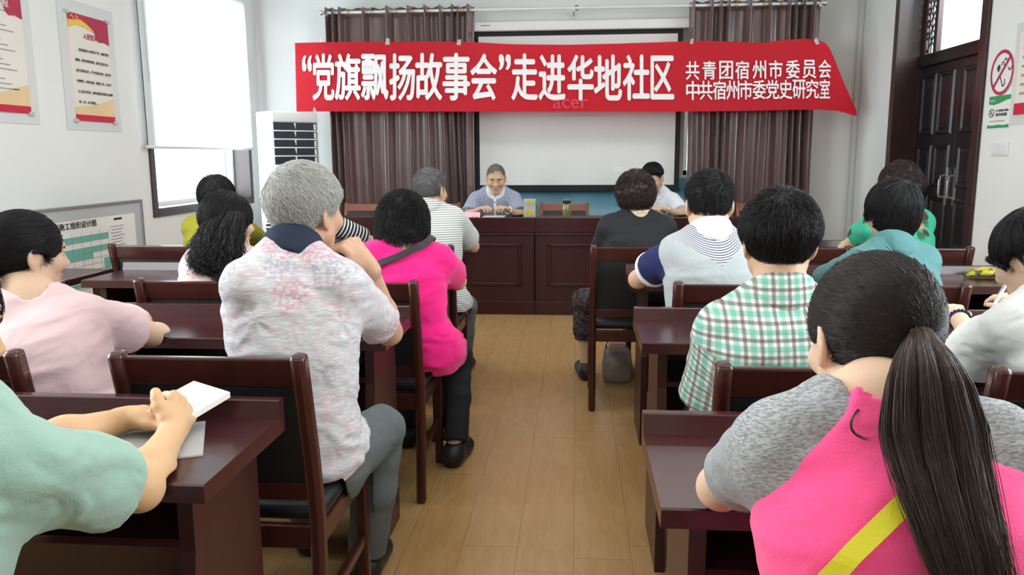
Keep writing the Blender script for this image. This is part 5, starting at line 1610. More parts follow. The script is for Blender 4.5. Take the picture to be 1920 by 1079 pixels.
        sv.cut((hip[0], hip[1], hem), gmt.get('hemdir', (0, 0, -1)))
        nh = gmt.get('hole', .012)
        sv.put(cone(neck - fwv * .0 + up * gmt.get('holedrop', .012), skull + up * .14, nr + nh, nr + nh + .03), .012, 's')
        for (pa_, pn_) in gmt.get('cuts', ()): sv.cut(A3(pa_), A3(pn_))
        for (p1, n1, p2, n2) in gmt.get('notch', ()):       # take away what lies beyond both planes
            n1, n2 = unit(n1), unit(n2)
            def corner(X, Y, Z, p1=p1, n1=n1, p2=p2, n2=n2):
                a = -((X - p1[0]) * n1[0] + (Y - p1[1]) * n1[1] + (Z - p1[2]) * n1[2]); b = -((X - p2[0]) * n2[0] + (Y - p2[1]) * n2[1] + (Z - p2[2]) * n2[2])
                t = np.clip(.5 - .5 * (a - b) / .06, 0, 1); return (a * (1 - t) + b * t + .06 * t * (1 - t)).astype(f32)
            sv.put((corner, lo, hi), .004, 's', m=.1)
        keep_clear(sv); SV, SF = sv.mesh(); SV = smooth_mesh(SV, SF, 2, .4)
        if gmt.get('wr', .0045): SV = wrinkle(SV, SF, gmt.get('wr', .0045), 11 + gi * 7 + len(S['label']))
        SV = push_out(SV); tc = torso_tc(SV)
        for s, Sh, E_ in ((-1, SL, EL), (1, SR, ER)):        # sleeves get coordinates along the arm
            ad = unit(E_ - Sh); w = SV - Sh; t = w @ ad; rad = np.linalg.norm(w - t[:, None] * ad, axis=1)
            on = (t > gmt.get('seam', .015)) & (rad < .105) & (((SV - mid) @ sr) * s > np.linalg.norm(SR - SL) * .5 - .035 + np.clip(-t, 0, 1))
            pv = unit(np.cross(ad, fwv)); qv = np.cross(ad, pv); an = np.arctan2(w @ qv, w @ pv)
            tc[on] = np.stack([an[on] * .06, -t[on], np.full(on.sum(), 10.0)], 1)
        np_obj(gmt.get('name', 'shirt'), SV, SF, [gmt['mat']], body, origin, None, tc)
        if gmt.get('trim'):       # pale cuff band
            for s, Sh, E_ in ((-1, SL, EL), (1, SR, ER)):
                cv = Vol(np.minimum(Sh, E_) - .12, np.maximum(Sh, E_) + .12, .004); end = Sh + (E_ - Sh) * fr_; a_ = unit(E_ - Sh)
                cv.put(cone(Sh, Sh + (E_ - Sh) * (fr_ + .25), .057 * ls + inf + .003, .050 * ls + inf + .012 + .003), 0); cv.cut(end + a_ * .002, a_); cv.cut(end - a_ * .016, -a_)
                CV, CF = cv.mesh(); np_obj('cuff', CV, CF, [gmt['trim']], body, origin)
    if S.get('collar'):       # fold-over collar lying on the shirt around the neck
        c = S['collar']; inf = S['shirts'][-1].get('infl', .010) + .0075; ax_ = unit(skull - neck); n0 = neck + ax_ * .012 + fwv * c.get('fwd', 0.0); cv = Vol(n0 - .17, n0 + .15, .004)
        cv.put(torso_prim(hip, neck, hr, sr, prof, inf, bw=bw, bd=bd), .02, m=.3)
        for s, Sh in ((-1, SL), (1, SR)): cv.put(cone(neck + up * .018 + sr * s * .025, Sh + up * .013 - sr * s * .02, .042 * ls + inf, .046 * ls + inf), .04, m=.3)
        cv.put(cone(neck - up * .02, skull + ax_ * .1, nr + .0125, nr + .012), .03, m=.3)
        tp = neck + ax_ * c.get('top', .040); cv.cut(tp, ax_ - fwv * c.get('tilt', -.35))
        cv.put(cone(neck - ax_ * .10, skull + ax_ * .2, nr + .0075, nr + .0075), .004, 's', m=.3)
        rc = c.get('rad', .088)
        def ball(X, Y, Z):
            x, y, z = X - n0[0], Y - n0[1], Z - n0[2]; f_ = x * fwv[0] + y * fwv[1] + z * fwv[2]
            return (np.sqrt(x * x + y * y + z * z) - (rc + np.clip(f_, 0, .1) * c.get('point', .25))).astype(f32)
        cv.put((ball, n0 - .17, n0 + .17), 0, 'i')
        if c.get('open', True):
            w0 = c.get('wedge', .010); b0 = neck + fwv * .03
            def wedge(X, Y, Z):
                px, py, pz = X - b0[0], Y - b0[1], Z - b0[2]; xx = np.abs(px * sr[0] + py * sr[1] + pz * sr[2]); yy = px * fwv[0] + py * fwv[1] + pz * fwv[2]; zz = px * up[0] + py * up[1] + pz * up[2]
                return np.maximum(xx - np.maximum(w0 + zz * .35, .004), -yy).astype(f32)
            cv.put((wedge, n0 - .17, n0 + .17), 0, 's', m=0)
        CV, CF = cv.mesh()
        if len(CV): CV = smooth_mesh(CV, CF, 1, .4); np_obj('collar', CV, CF, [c['mat']], body, origin, None, torso_tc(CV))
    if S.get('trousers'):
        tv = Vol(lo, hi, max(h, .008) if not S.get('fineleg') else h); inf = .010
        tv.put(torso_prim(hip, neck, hr, sr, prof, .004, bw=bw, bd=bd), .02); tv.cut(hip + up * .02, up)
        le = S.get('legend', .97)
        for s, K, Ft in ((-1, KL, FL), (1, KR, FR)):
            hj = hip + hr * s * .085 + A3((0, 0, -.005)); mc = K * .55 + Ft * .45 - hf * .012
            tv.put(cone(hj, K, .086 * ls + inf, .062 * ls + inf), .04)
            tmp = Vol(lo, hi, tv.h); tmp.put(cone(K, mc, .060 * ls + inf, .058 * ls + inf), 0); tmp.put(cone(mc, Ft, .058 * ls + inf, .050 * ls + inf), .02)
            tmp.cut(K + (Ft - K) * le, Ft - K); t = np.clip(.5 + .5 * (tv.D - tmp.D) / .02, 0, 1); tv.D = (tv.D * (1 - t) + tmp.D * t - .02 * t * (1 - t)).astype(f32)
        keep_clear(tv); TV, TF = tv.mesh(); TV = smooth_mesh(TV, TF, 2, .4)
        N_ = vnormals(TV, TF); a = vnoise(TV * A3((12, 12, 20)), 77) - .5; b = vnoise((TV + a[:, None] * .08) * 30, 78) - .5; TV = TV + N_ * ((a + b * .6) * .0065)[:, None]
        TV = push_out(TV); np_obj('trousers', TV, TF, [S['trousers']], body, origin, None, torso_tc(TV))
    for s, Ft in ((-1, FL), (1, FR)):
        sv = Vol(A3((Ft[0], Ft[1], 0)) - A3((.25, .25, .01)), A3((Ft[0], Ft[1], .14)) + A3((.25, .25, 0)), .008 if not S.get('fineleg') else .005)
        fd = unit(hf + hr * s * .2); b = A3((Ft[0], Ft[1], .045)); sv.put(cone(b - fd * .03, b + fd * .14 - A3((0, 0, .008)), .048, .042), 0); sv.put(cone(b - fd * .02, b + A3((0, 0, .04)), .046, .042), .02)
        keep_clear(sv); sv.cut((0, 0, .004), (0, 0, -1)); sv.cut((0, 0, .10), (0, 0, 1)); XV, XF = sv.mesh()
        np_obj('shoe', XV, XF, [S.get('shoe', M['shoe'])], body, origin)
    S['_'] = dict(body=body, origin=origin, neck=neck, skull=skull, up=up, sr=sr, fw=fwv, H=H, hip=hip, prof=prof, bw=bw, bd=bd, hr=hr, nr=nr, SL=SL, SR=SR)
    return body


def strip_on(S, pts, width, th, infl):
    """flat strip along 3-D points pts snapped to the clothed trunk surface"""
    q = S['_']; fn, lo, hi = torso_prim(q['hip'], q['neck'], q['hr'], q['sr'], q['prof'], infl, bw=q['bw'], bd=q['bd'])
    v = Vol(lo - .05, hi + .05, .008); v.put((fn, lo, hi), 0)
    for s, Sh in ((-1, q['SL']), (1, q['SR'])):
        v.put(cone(q['neck'] + q['up'] * .018 + q['sr'] * s * .025, Sh + q['up'] * .013 - q['sr'] * s * .02, .037 + infl, .040 + infl), .04)
        v.put(cone(Sh, Sh - q['up'] * .05, .048 + infl, .044 + infl), .035)
    pts = np.array(pts); n = 60
    t = np.linspace(0, len(pts) - 1, n); P = np.stack([np.interp(t, range(len(pts)), pts[:, i]) for i in range(3)], 1)
    for _ in range(3): P[1:-1] = (P[:-2] + P[1:-1] * 2 + P[2:]) / 4
    for _ in range(8):
        s_ = v.sample(P); g = v.grad(P); P = P - g * np.clip(s_ - .003, -.03, .03)[:, None]
    for _ in range(3): P[1:-1] = (P[:-2] + P[1:-1] * 2 + P[2:]) / 4
    g = v.grad(P); T = np.gradient(P, axis=0); T /= np.linalg.norm(T, axis=1, keepdims=True) + 1e-9; B = np.cross(T, g); B /= np.linalg.norm(B, axis=1, keepdims=True) + 1e-9
    P = P + g * .004
    bm = BM(); loft(bm, [[p - b * width / 2, p - b * width / 2 + gg * th, p + b * width / 2 + gg * th, p + b * width / 2] for p, b, gg in zip(P, B, g)])
    return bm, P


def outside(S, px, py, infl, gap):
    """point on the camera ray through a photo pixel that lies `gap` off the clothed trunk"""
    if '_tv' not in S:
        q = S['_']; fn, lo, hi = torso_prim(q['hip'], q['neck'], q['hr'], q['sr'], q['prof'], infl, bw=q['bw'], bd=q['bd'])
        v = Vol(lo - .16, hi + .16, .01); v.D[...] = .3; v.put((fn, lo, hi), 0, m=.16)
        for s, Sh in ((-1, q['SL']), (1, q['SR'])): v.put(cone(q['neck'] + q['up'] * .018 + q['sr'] * s * .025, Sh + q['up'] * .013 - q['sr'] * s * .02, .037 + infl, .040 + infl), .04, m=.16)
        S['_tv'] = v
    v = S['_tv']; ys = np.arange(v.lo[1], v.lo[1] + v.n[1] * v.h, .004); P = np.array([at(px, py, y) for y in ys]); d = v.sample(P)
    hit = np.flatnonzero(d < gap); return P[hit[0]] if len(hit) else None
# ------------------------------------------------------------------ the people
AVOID.extend(AVOID_BOXES)
AUD = 'audience seated at the desks'


def fwd_arms(S, dz=0.0):
    """forearms resting forward on the desk"""
    for s, a, e, w in ((-1, 'SL', 'EL', 'WL'), (1, 'SR', 'ER', 'WR')):
        sh = A3(S[a])
        if e not in S: S[e] = sh + A3((s * .05, .22, -.21 + dz)); S[e][2] = max(S[e][2], .808)
        if w not in S: S[w] = A3(S[e]) + A3((-s * .10, .20, .012))


def floorpt(px, py, z=.085): return atz(px, py, z)


def lock_bundle(guide, radii, n, m, r, flat=.5, wave=.004, wf=5, side=(1, 0, 0), taper_in=.0):
    """bundle of strands around a guide line; radii along it"""
    guide = np.array(guide, float); t = np.linspace(0, 1, m); k = np.linspace(0, 1, len(guide))
    def cr(y):      # smooth interpolation
        g = np.interp(t, k, y); return np.convolve(np.pad(g, 3, 'edge'), np.ones(7) / 7, 'valid')
    Gd = np.stack([cr(guide[:, i]) for i in range(3)], 1); Gd[0] = guide[0]; Gd[-1] = guide[-1]; R = np.interp(t, k, radii)
    T = np.gradient(Gd, axis=0); T /= np.linalg.norm(T, axis=1, keepdims=True)
    A = np.array(side, float)[None] - T * (T @ np.array(side, float))[:, None]; A /= np.linalg.norm(A, axis=1, keepdims=True); B = np.cross(T, A)
    th, q = rng.uniform(0, 6.283, n), np.sqrt(rng.uniform(0, 1, n)); ph = rng.uniform(0, 6.28, (n, 2)); am = rng.normal(size=(n, 2)) * wave
    cl = np.floor(th / 6.283 * 9); th = th * .6 + (cl + .5) / 9 * 6.283 * .4      # clump into locks
    x = (q * np.cos(th))[:, None] * R + am[:, :1] * np.sin(t * wf + ph[:, :1]) * t * 3; y = (q * np.sin(th))[:, None] * R * flat + am[:, 1:] * np.sin(t * wf + ph[:, 1:]) * t * 2
    ln = rng.uniform(.82, 1.0, n); C = Gd[None] + x[..., None] * A + y[..., None] * B
    tt = t[None, :] * ln[:, None]; idx = tt * (m - 1); i0 = np.clip(idx.astype(int), 0, m - 2); f = (idx - i0)[..., None]; rows = np.arange(n)[:, None]
    return C[rows, i0] * (1 - f) + C[rows, i0 + 1] * f, r


def ring_band(S, name, c, axis, r, tr, mat, n=24, beads=False):
    bm = BM(); o = S['_']['origin']; ax = unit(axis); a = unit(np.cross(ax, (0.3, .5, .8))); b = np.cross(ax, a); c = A3(c) - o
    pts = [c + r * (a * math.cos(t) + b * math.sin(t)) for t in np.linspace(0, 2 * math.pi, n + 1)]
    if beads:
        for p in pts[:-1]:
            bmesh.ops.create_icosphere(bm, subdivisions=2, radius=tr, matrix=Matrix.Translation(Vector(p)))
    else: tube(bm, pts, tr, 8)
    return obj(name, bm, mat, S['_']['body'], True)


# 1 - grey-haired man, back turned to the camera, chin on his fist
P3 = dict(label='grey-haired man in pale floral polo resting his chin on his right hand', group=AUD, skin='ruddy', res=.0040, fineleg=True,
          hip=at(562, 866, 2.06), SL=at(462, 532, 2.00), SR=at(646, 538, 2.10), neck=at(547, 476, 2.12), nk=.92, head=at(574, 400, 2.22), hy=-24, hp=4, hr=0, hs=1.06, bw=.99, bd=.95,
          ER=at(730, 624, 2.33), WR=at(690, 498, 2.17), EL=A3((-.90, 2.20, .80)), WL=A3((-.74, 2.43, .80)),
          handR=dict(d=(-.62, -.12, .80), n=(.70, -.50, .45), curl=(1.25, 1.3, 1.35, 1.4), thumb=(.95, .1), sc=1.0, spread=.03),
          KR=at(714, 806, 2.30), KL=A3((-.86, 2.36, .53)), FR=floorpt(688, 1040), FL=A3((-.9, 2.5, .085)), hyaw=8,
          trousers=M['greytrouser'], shoe=M['shoe'],
          shirts=[dict(mat=M['heather'], name='floral_polo', sleeve=.78, flare=.012, infl=.010, hem=.49, hemdir=(.25, .6, -1), wr=.006)],
          collar=dict(mat=M['navycollar'], top=.038, rad=.086),
          hair=dict(style='short', mat=M['hair_grey'], th=.018, thl=.009, u0=-.02, slope=.72, off=-.012, n=6500, len=.055, r=.0009, whorl=(-.045, -.07, .075), down=.35, lift=.010, jit=.25, na=.004, nf=30))
person(P3)
# 2 - ponytail woman in pink vest
P11 = dict(label='woman with a long brown ponytail in pink vest over grey tee', group=AUD, skin='fair', fem=True, res=.005, limb=1.05,
           hip=A3((.425, .93, .56)), SL=at(1452, 845, .98), SR=at(1868, 852, .97), neck=at(1640, 778, .99), head=at(1634, 640, 1.115), hy=8, hp=20, hr=3, hs=.94,
           EL=at(1350, 915, 1.25), WL=at(1500, 850, 1.46), ER=A3((.66, 1.22, .79)), WR=A3((.52, 1.45, .79)),
           trousers=M['darktrouser'], bw=1.0,
           shirts=[dict(mat=M['marl'], name='tee_shirt', sleeve=.60, flare=.002, infl=.006, wr=.0045, hole=.004, holedrop=.022),
                   dict(mat=M['vestpink'], name='vest', sleeve=0, infl=.015, wr=.003, hole=.002, holedrop=.03, hem=.42,
                        notch=[(at(1470, 866, .93), (-.18, 0, 1), at(1572, 800, .93), (-.92, 0, .5)), (at(1850, 858, .93), (.18, 0, 1), at(1762, 800, .93), (.92, 0, .5))])],
           hair=dict(style='tail', mat=M['hair_brown'], th=.012, slope=.62, off=-.030, n=9000, len=.16, seg=9, r=.0006, lift=.002, jit=.05, na=.0015, ears=True, stick=.9))
tie = at(1722, 622, 1.035)
P11['hair']['flow'] = lambda P: (lambda q: q / (np.linalg.norm(q, axis=1, keepdims=True) + 1e-6))(tie - P)
P11['collar'] = dict(mat=M['vestpink'], top=.030, rad=.050, open=True, wedge=.05)
person(P11)
TP = [(1738, 650), (1744, 720), (1748, 800), (1768, 900), (1800, 1000), (1835, 1100), (1850, 1180)]
gd = [tie] + [at(px, py, min(1.0, (outside(P11, px, py, .03, .03 if py > 760 else .05) if outside(P11, px, py, .03, .03) is not None else at(px, py, .985))[1])) for px, py in TP]
tails = [lock_bundle(gd, [.010, .026, .046, .055, .050, .042, .034, .022], 9000, 26, .0006, .42, .0018, 5),
         lock_bundle(gd, [.004, .012, .026, .034, .032, .026, .018, .008], 40, 22, .011, .35, .002, 3)]
stray = [outside(P11, px, py, .03, .012) if py > 770 else at(px, py, .985) for px, py in ((1665, 738), (1625, 752), (1600, 776), (1592, 798), (1600, 816), (1622, 826), (1648, 830))]
tails.append(lock_bundle(stray, [.002, .002, .0015, .0015, .0015, .0015, .001], 10, 24, .0006, .6, .0006, 4))
org = P11['_']['origin']; TV, TF = join([strand_mesh(C, r) for C, r in tails]); np_obj('ponytail', TV, TF, [M['hair_tail']], P11['_']['body'], org)
bm = BM(); lathe(bm, [(.011, -.008), (.0155, -.006), (.016, 0), (.0155, .006), (.011, .008)], (0, 0, 0), 20); tdir = unit(gd[1] - tie)
bmesh.ops.transform(bm, matrix=Matrix.Translation(Vector(tie + tdir * .008 - org)) @ Vector((0, 0, 1)).rotation_difference(Vector(tdir)).to_matrix().to_4x4(), verts=bm.verts); obj('hair_tie', bm, M['black'], P11['_']['body'], True)
SPX = [(1480, 1170), (1560, 1079), (1640, 1000), (1705, 935), (1760, 880), (1800, 830)]
bm, PP = strip_on(P11, [outside(P11, px, py, .03, .0) for px, py in SPX] + [A3(P11['SR']) + A3((-.10, -.03, .07)), A3(P11['SR']) + A3((-.10, .05, .04)), A3((.46, 1.12, .86))], .022, .003, .023)
e = empty('shoulder_bag', tuple(PP[0]), 'yellow shoulder strap of a bag running across the pink vest', 'bag'); L0 = e.location.copy()
obj('strap', bm, M['yellowstrap'], e, False, L0)
# 3 - person in sage tee at the left photo edge, hands together
P1 = dict(label='person in sage green tee at the left photo edge with clasped hands on the desk', group=AUD, skin='tan', fem=True, res=.0042, limb=1.12,
          hip=A3((-.93, .80, .555)), SL=A3((-1.04, 1.02, .945)), SR=at(50, 885, 1.00), head=at(-140, 618, 1.14), hy=-30, hp=15,
          ER=at(262, 918, 1.25), WR=at(322, 812, 1.47), EL=at(62, 838, 1.36), WL=at(240, 786, 1.53),
          handR=dict(d=(-.12, .80, .34), n=(.85, -.1, .35), curl=(1.0, 1.05, 1.1, 1.15), thumb=(.75, .25), sc=1.02, ts=.74), handL=dict(d=(.80, .22, .05), n=(-.15, .25, 1), curl=(.7, .8, .9, .9), thumb=(.5, .2), sc=1.0),
          trousers=M['darktrouser'], shirts=[dict(mat=M['sage'], name='tee_shirt', sleeve=.62, flare=.022, infl=.011, wr=.007)],
          hair=dict(style='short', mat=M['hair_black'], th=.016, off=-.06, n=600, len=.06, r=.0008))
person(P1)
# 4 - pale pink tee, second row left
P2 = dict(label='woman in pale pink tee with hair tied low, looking to the right', group=AUD, skin='fair', fem=True, res=.006, limb=1.1,
          hip=A3((-1.40, 2.06, .555)), SL=A3((-1.56, 2.04, .905)), SR=at(160, 598, 2.12), neck=at(66, 566, 2.08), head=at(50, 478, 2.14), hy=-34, hp=6, hs=.98,
          ER=at(296, 628, 2.42), WR=at(212, 612, 2.54), trousers=M['darktrouser'],
          shirts=[dict(mat=M['palepink'], name='tee_shirt', sleeve=.60, flare=.020, infl=.013, wr=.005)],
          hair=dict(style='bun', mat=M['hair_black'], th=.012, slope=.55, off=-.028, n=5000, len=.13, seg=8, r=.0006, lift=.003, jit=.07, na=.002, stick=.9, late=[((.0, -.118, -.085), (.042, .036, .052), .015)], whorl=(0, .08, .05), down=.25))
fwd_arms(P2); person(P2)
# 5 - hot pink top
P4 = dict(label='woman with curly black hair in a hot pink top with a dark strap', group=AUD, skin='fair', fem=True, res=.0065, limb=1.12, bw=.98,
          hip=at(775, 650, 3.14), SL=at(695, 488, 3.10), SR=at(826, 492, 3.16), head=at(756, 426, 3.20), hy=5, hp=12, hs=.99,
          ER=at(858, 528, 3.46), WR=at(800, 505, 3.66), KR=at(856, 668, 3.50), FR=floorpt(852, 835), trousers=M['darktrouser'],
          shirts=[dict(mat=M['hotpink'], name='pink_top', sleeve=.62, flare=.012, infl=.013, wr=.005, hem=.46)],
          hair=dict(style='curly', mat=M['hair_black'], th=.024, slope=.45, off=-.07, ears=False, n=7000, len=.06, r=.0009, curl=1.5, lift=.018, jit=.7, na=.008, nf=26, extra=[((0, -.04, -.04), (.098, .082, .085), .03)], stick=.2))
fwd_arms(P4); person(P4)
bm, PP = strip_on(P4, [at(660, 545, 3.05), at(700, 505, 3.02), at(745, 482, 3.02), at(795, 458, 3.06), at(805, 455, 3.16), A3(P4['SR']) + A3((-.09, .12, -.10))], .028, .004, .026)
e = empty('shoulder_bag', tuple(PP[0]), 'dark shoulder strap of a bag across the hot pink top', 'bag'); L0 = e.location.copy()
obj('strap', bm, M['darkstrap'], e, False, L0)
# 6 - long haired woman, third row left
P5 = dict(label='woman with long wavy black hair in pale shirt, seated left of the grey-haired man', group=AUD, skin='fair', fem=True, res=.007,
          hip=at(402, 700, 3.12), SL=at(372, 492, 3.08), SR=at(468, 492, 3.20), neck=at(420, 470, 3.12), head=at(428, 418, 3.17), hy=-38, hp=5, hs=.98, trousers=M['darktrouser'],
          shirts=[dict(mat=M['palepink'], name='pale_shirt', sleeve=.55, infl=.014, wr=.005)])
g5 = [at(425, 400, 3.10), at(405, 440, 3.05), at(392, 470, 3.015), at(388, 495, 3.00), at(392, 520, 2.995)]
g5b = [at(440, 400, 3.10), at(432, 440, 3.05), at(425, 480, 3.01), at(424, 505, 3.0), at(430, 530, 2.99)]
P5['hair'] = dict(style='long', below=.30, mat=M['hair_black'], th=.016, slope=.55, off=-.045, ears=True, n=3000, len=.12, r=.0007, lift=.004, jit=.1, na=.003, whorl=(0, .05, .1), down=.9,
                  locks=[lock_bundle(g5, [.060, .075, .070, .060, .030], 2600, 22, .0011, .45, .010, 13), lock_bundle(g5, [.05, .06, .055, .045, .015], 40, 18, .013, .3, .006, 8),
                         lock_bundle(g5b, [.045, .055, .055, .045, .02], 1600, 22, .0011, .45, .010, 12), lock_bundle(g5b, [.03, .04, .04, .03, .01], 24, 18, .013, .3, .006, 8)])
fwd_arms(P5); person(P5)
# 7 - olive shirt
P6 = dict(label='person in olive shirt nearest the left window, behind the long-haired woman', group=AUD, skin='fair', fem=True, res=.008,
          hip=at(402, 572, 4.32), SL=at(362, 428, 4.34), SR=at(452, 428, 4.38), head=at(408, 374, 4.42), hs=1.04, trousers=M['darktrouser'],
          shirts=[dict(mat=M['olive'], name='olive_shirt', sleeve=.6, infl=.014)],
          hair=dict(style='bob', mat=M['hair_black'], th=.020, slope=.55, off=-.06, n=1800, len=.06, r=.001, ears=False, lift=.006))
fwd_arms(P6); person(P6)
# 8 - grey striped polo
P7 = dict(label='man with cropped grey hair in grey and white striped polo', group=AUD, skin='ruddy', res=.007,
          hip=at(812, 566, 4.32), SL=at(752, 415, 4.33), SR=at(852, 412, 4.42), head=at(807, 359, 4.42), hy=-22, hp=4, hs=1.0,
          ER=at(886, 462, 4.70), WR=at(838, 445, 4.90), KR=at(872, 575, 4.66), FR=floorpt(866, 676), trousers=M['greytrouser'],
          shirts=[dict(mat=M['polo7'], name='striped_polo', sleeve=.72, flare=.016, infl=.013, wr=.003)], collar=dict(mat=M['polo7'], top=.036, rad=.085),
          hair=dict(style='short', mat=M['hair_steel'], th=.011, thl=.004, slope=.70, off=-.010, n=2200, len=.02, r=.001, lift=.008, jit=.5, down=.4))
fwd_arms(P7); person(P7)
# 9 - navy striped sleeve, hidden behind the grey-haired man
P16 = dict(label='person in navy and white striped top, mostly hidden behind the grey-haired man', group=AUD, skin='light', fem=True, res=.008,
           hip=at(560, 566, 4.32), SL=at(520, 425, 4.36), SR=at(618, 418, 4.40), head=at(566, 378, 4.42), ER=at(712, 462, 4.60), WR=at(742, 474, 4.80), trousers=M['darktrouser'],
           shirts=[dict(mat=M['breton'], name='striped_top', sleeve=.68, flare=.008, infl=.012, wr=.002)],
           hair=dict(style='short', mat=M['hair_black'], th=.016, off=-.04, n=500, len=.05, r=.001))
fwd_arms(P16); person(P16)
# 10 - black blouse with pearl necklace
P8 = dict(label='woman with short curly hair in black blouse and pearl necklace', group=AUD, skin='light', fem=True, res=.007, limb=1.1, bw=1.1,
          hip=at(1186, 566, 4.34), SL=at(1143, 428, 4.34), SR=at(1246, 428, 4.40), head=at(1191, 371, 4.42), hy=2, hp=4, hs=1.05, EL=at(1130, 480, 4.62),
          KL=A3((.050, 4.76, .47)), FL=floorpt(1098, 684), trousers=M['patterned'], legend=.62,
          shirts=[dict(mat=M['blackcloth'], name='black_blouse', sleeve=.62, flare=.02, infl=.014, wr=.005)],
          hair=dict(style='curly', mat=M['hair_red'], th=.026, slope=.62, off=-.035, n=3600, len=.04, r=.001, curl=1.2, lift=.014, jit=.7, na=.010, nf=30, stick=.2))
fwd_arms(P8); person(P8)
q = P8['_']; ring_band(P8, 'pearl_necklace', q['neck'] + unit(q['skull'] - q['neck']) * .022 - q['fw'] * .004, unit(q['skull'] - q['neck']) - q['fw'] * .1, q['nr'] + .013, .0048, M['whiteknit'], 34, True)
# 11 - young man, grey back and navy sleeves
P9 = dict(label='young man in polo with grey back, striped yoke and navy sleeves', group=AUD, skin='fair', res=.006,
          hip=at(1330, 690, 3.14), SL=at(1268, 474, 3.10), SR=at(1390, 474, 3.16), neck=at(1331, 440, 3.12), head=at(1329, 385, 3.17), hp=4, hs=1.02, EL=at(1196, 524, 3.36), WL=at(1262, 510, 3.62), trousers=M['darktrouser'],
          shirts=[dict(mat=M['polo9'], name='polo_shirt', sleeve=.62, flare=.012, infl=.013, wr=.004, trim=M['whiteknit'])], collar=dict(mat=M['whiteknit'], top=.036, rad=.086),
          hair=dict(style='short', mat=M['hair_black'], th=.017, thl=.004, slope=.74, off=-.014, n=5000, len=.026, r=.0008, lift=.010, jit=.5, down=.45))
fwd_arms(P9); person(P9)
# 12 - plaid shirt
P10 = dict(label='man in green and brown plaid shirt with short black hair', group=AUD, skin='warm', res=.0055,
           hip=A3((.53, 2.06, .555)), SL=at(1352, 618, 2.04), SR=at(1592, 622, 2.06), neck=at(1462, 560, 2.04), head=at(1460, 456, 2.09), hy=-4, hp=6, hs=1.01,
           EL=at(1320, 775, 2.16), WL=A3((.41, 2.36, .60)), ER=A3((.78, 2.18, .64)), WR=A3((.66, 2.36, .60)), trousers=M['darktrouser'],
           shirts=[dict(mat=M['plaid'], name='plaid_shirt', sleeve=.80, flare=.018, infl=.013, wr=.005)], collar=dict(mat=M['plaid'], top=.042, rad=.088),
           hair=dict(style='short', mat=M['hair_black'], th=.020, thl=.008, u0=-.03, slope=.68, off=-.028, n=7000, len=.045, r=.0008, lift=.012, jit=.3, na=.005, whorl=(.0, -.06, .09), down=.5))
person(P10)
# 13 - teal shirt
P12 = dict(label='woman with short black hair in teal shirt on the right', group=AUD, skin='fair', fem=True, res=.007, limb=1.1, bw=1.08,
           hip=at(1662, 690, 3.16), SL=at(1610, 502, 3.10), SR=at(1728, 492, 3.18), head=at(1672, 402, 3.25), hy=8, hp=8, hs=1.0, trousers=M['darktrouser'],
           shirts=[dict(mat=M['teal'], name='teal_shirt', sleeve=.9, flare=.014, infl=.015, wr=.005)], collar=dict(mat=M['teal'], top=.032, rad=.085),
           hair=dict(style='bob', mat=M['hair_black'], th=.022, slope=.72, off=-.035, n=4200, len=.07, r=.0009, lift=.005, jit=.12, na=.003, extra=[((0, -.055, -.035), (.070, .050, .055), .03)]))
fwd_arms(P12); person(P12)
# 14 - green floral blouse
P13 = dict(label='woman with curly reddish-black hair in green floral blouse, nearest the door', group=AUD, skin='light', fem=True, res=.008, limb=1.1, bw=1.1,
           hip=at(1680, 562, 4.36), SL=at(1632, 428, 4.34), SR=at(1728, 418, 4.42), head=at(1686, 354, 4.45), hy=-5, hs=1.06, trousers=M['darktrouser'],
           shirts=[dict(mat=M['flower'], name='floral_blouse', sleeve=.4, flare=.02, infl=.014, wr=.004)],
           hair=dict(style='curly', mat=M['hair_red'], th=.022, slope=.62, off=-.03, n=3000, len=.05, r=.001, curl=1.3, lift=.012, jit=.6, na=.010, nf=30, late=[((.05, -.09, .03), (.045, .04, .05), .02)], stick=.2))
fwd_arms(P13); person(P13)
# 15 - white blouse at the right edge
P14 = dict(label='woman in white blouse at the right photo edge, writing with head bowed', group=AUD, skin='fair', fem=True, res=.0055, limb=1.05,
           hip=A3((1.33, 2.05, .555)), SL=at(1905, 612, 2.07), SR=A3((1.46, 2.08, .90)), neck=at(1985, 560, 2.08), head=at(1942, 484, 2.16), hy=32, hp=24, hs=.98,
           EL=at(1838, 655, 2.30), WL=at(1796, 596, 2.50), ER=A3((1.50, 2.32, .80)), WR=at(1930, 575, 2.52), handL=dict(curl=(.5, .6, .7, .7)), trousers=M['darktrouser'],
           shirts=[dict(mat=M['whitecloth'], name='white_blouse', sleeve=1.05, flare=.028, infl=.016, wr=.006)],
           hair=dict(style='bob', mat=M['hair_black'], th=.018, slope=.66, off=-.022, n=3800, len=.08, r=.0008, lift=.004, jit=.1, na=.003, whorl=(0, -.02, .11), down=.7))
person(P14)
ring_band(P14, 'bracelet', A3(P14['WL']) - unit(A3(P14['WL']) - A3(P14['EL'])) * .012, A3(P14['WL']) - A3(P14['EL']), .030, .0055, M['navy'], 18, True)
pa_, pb_ = at(1862, 576, 2.47), at(1889, 528, 2.52)
bm = BM(); tube(bm, [pa_, pa_ + (pb_ - pa_) * .1, pb_], [.003, .006, .0065], 12); o = obj('pen', bm, M['alu'], None, True, tuple(pa_)); tag(o, 'silver pen in the hand of the woman in white blouse', 'pen')
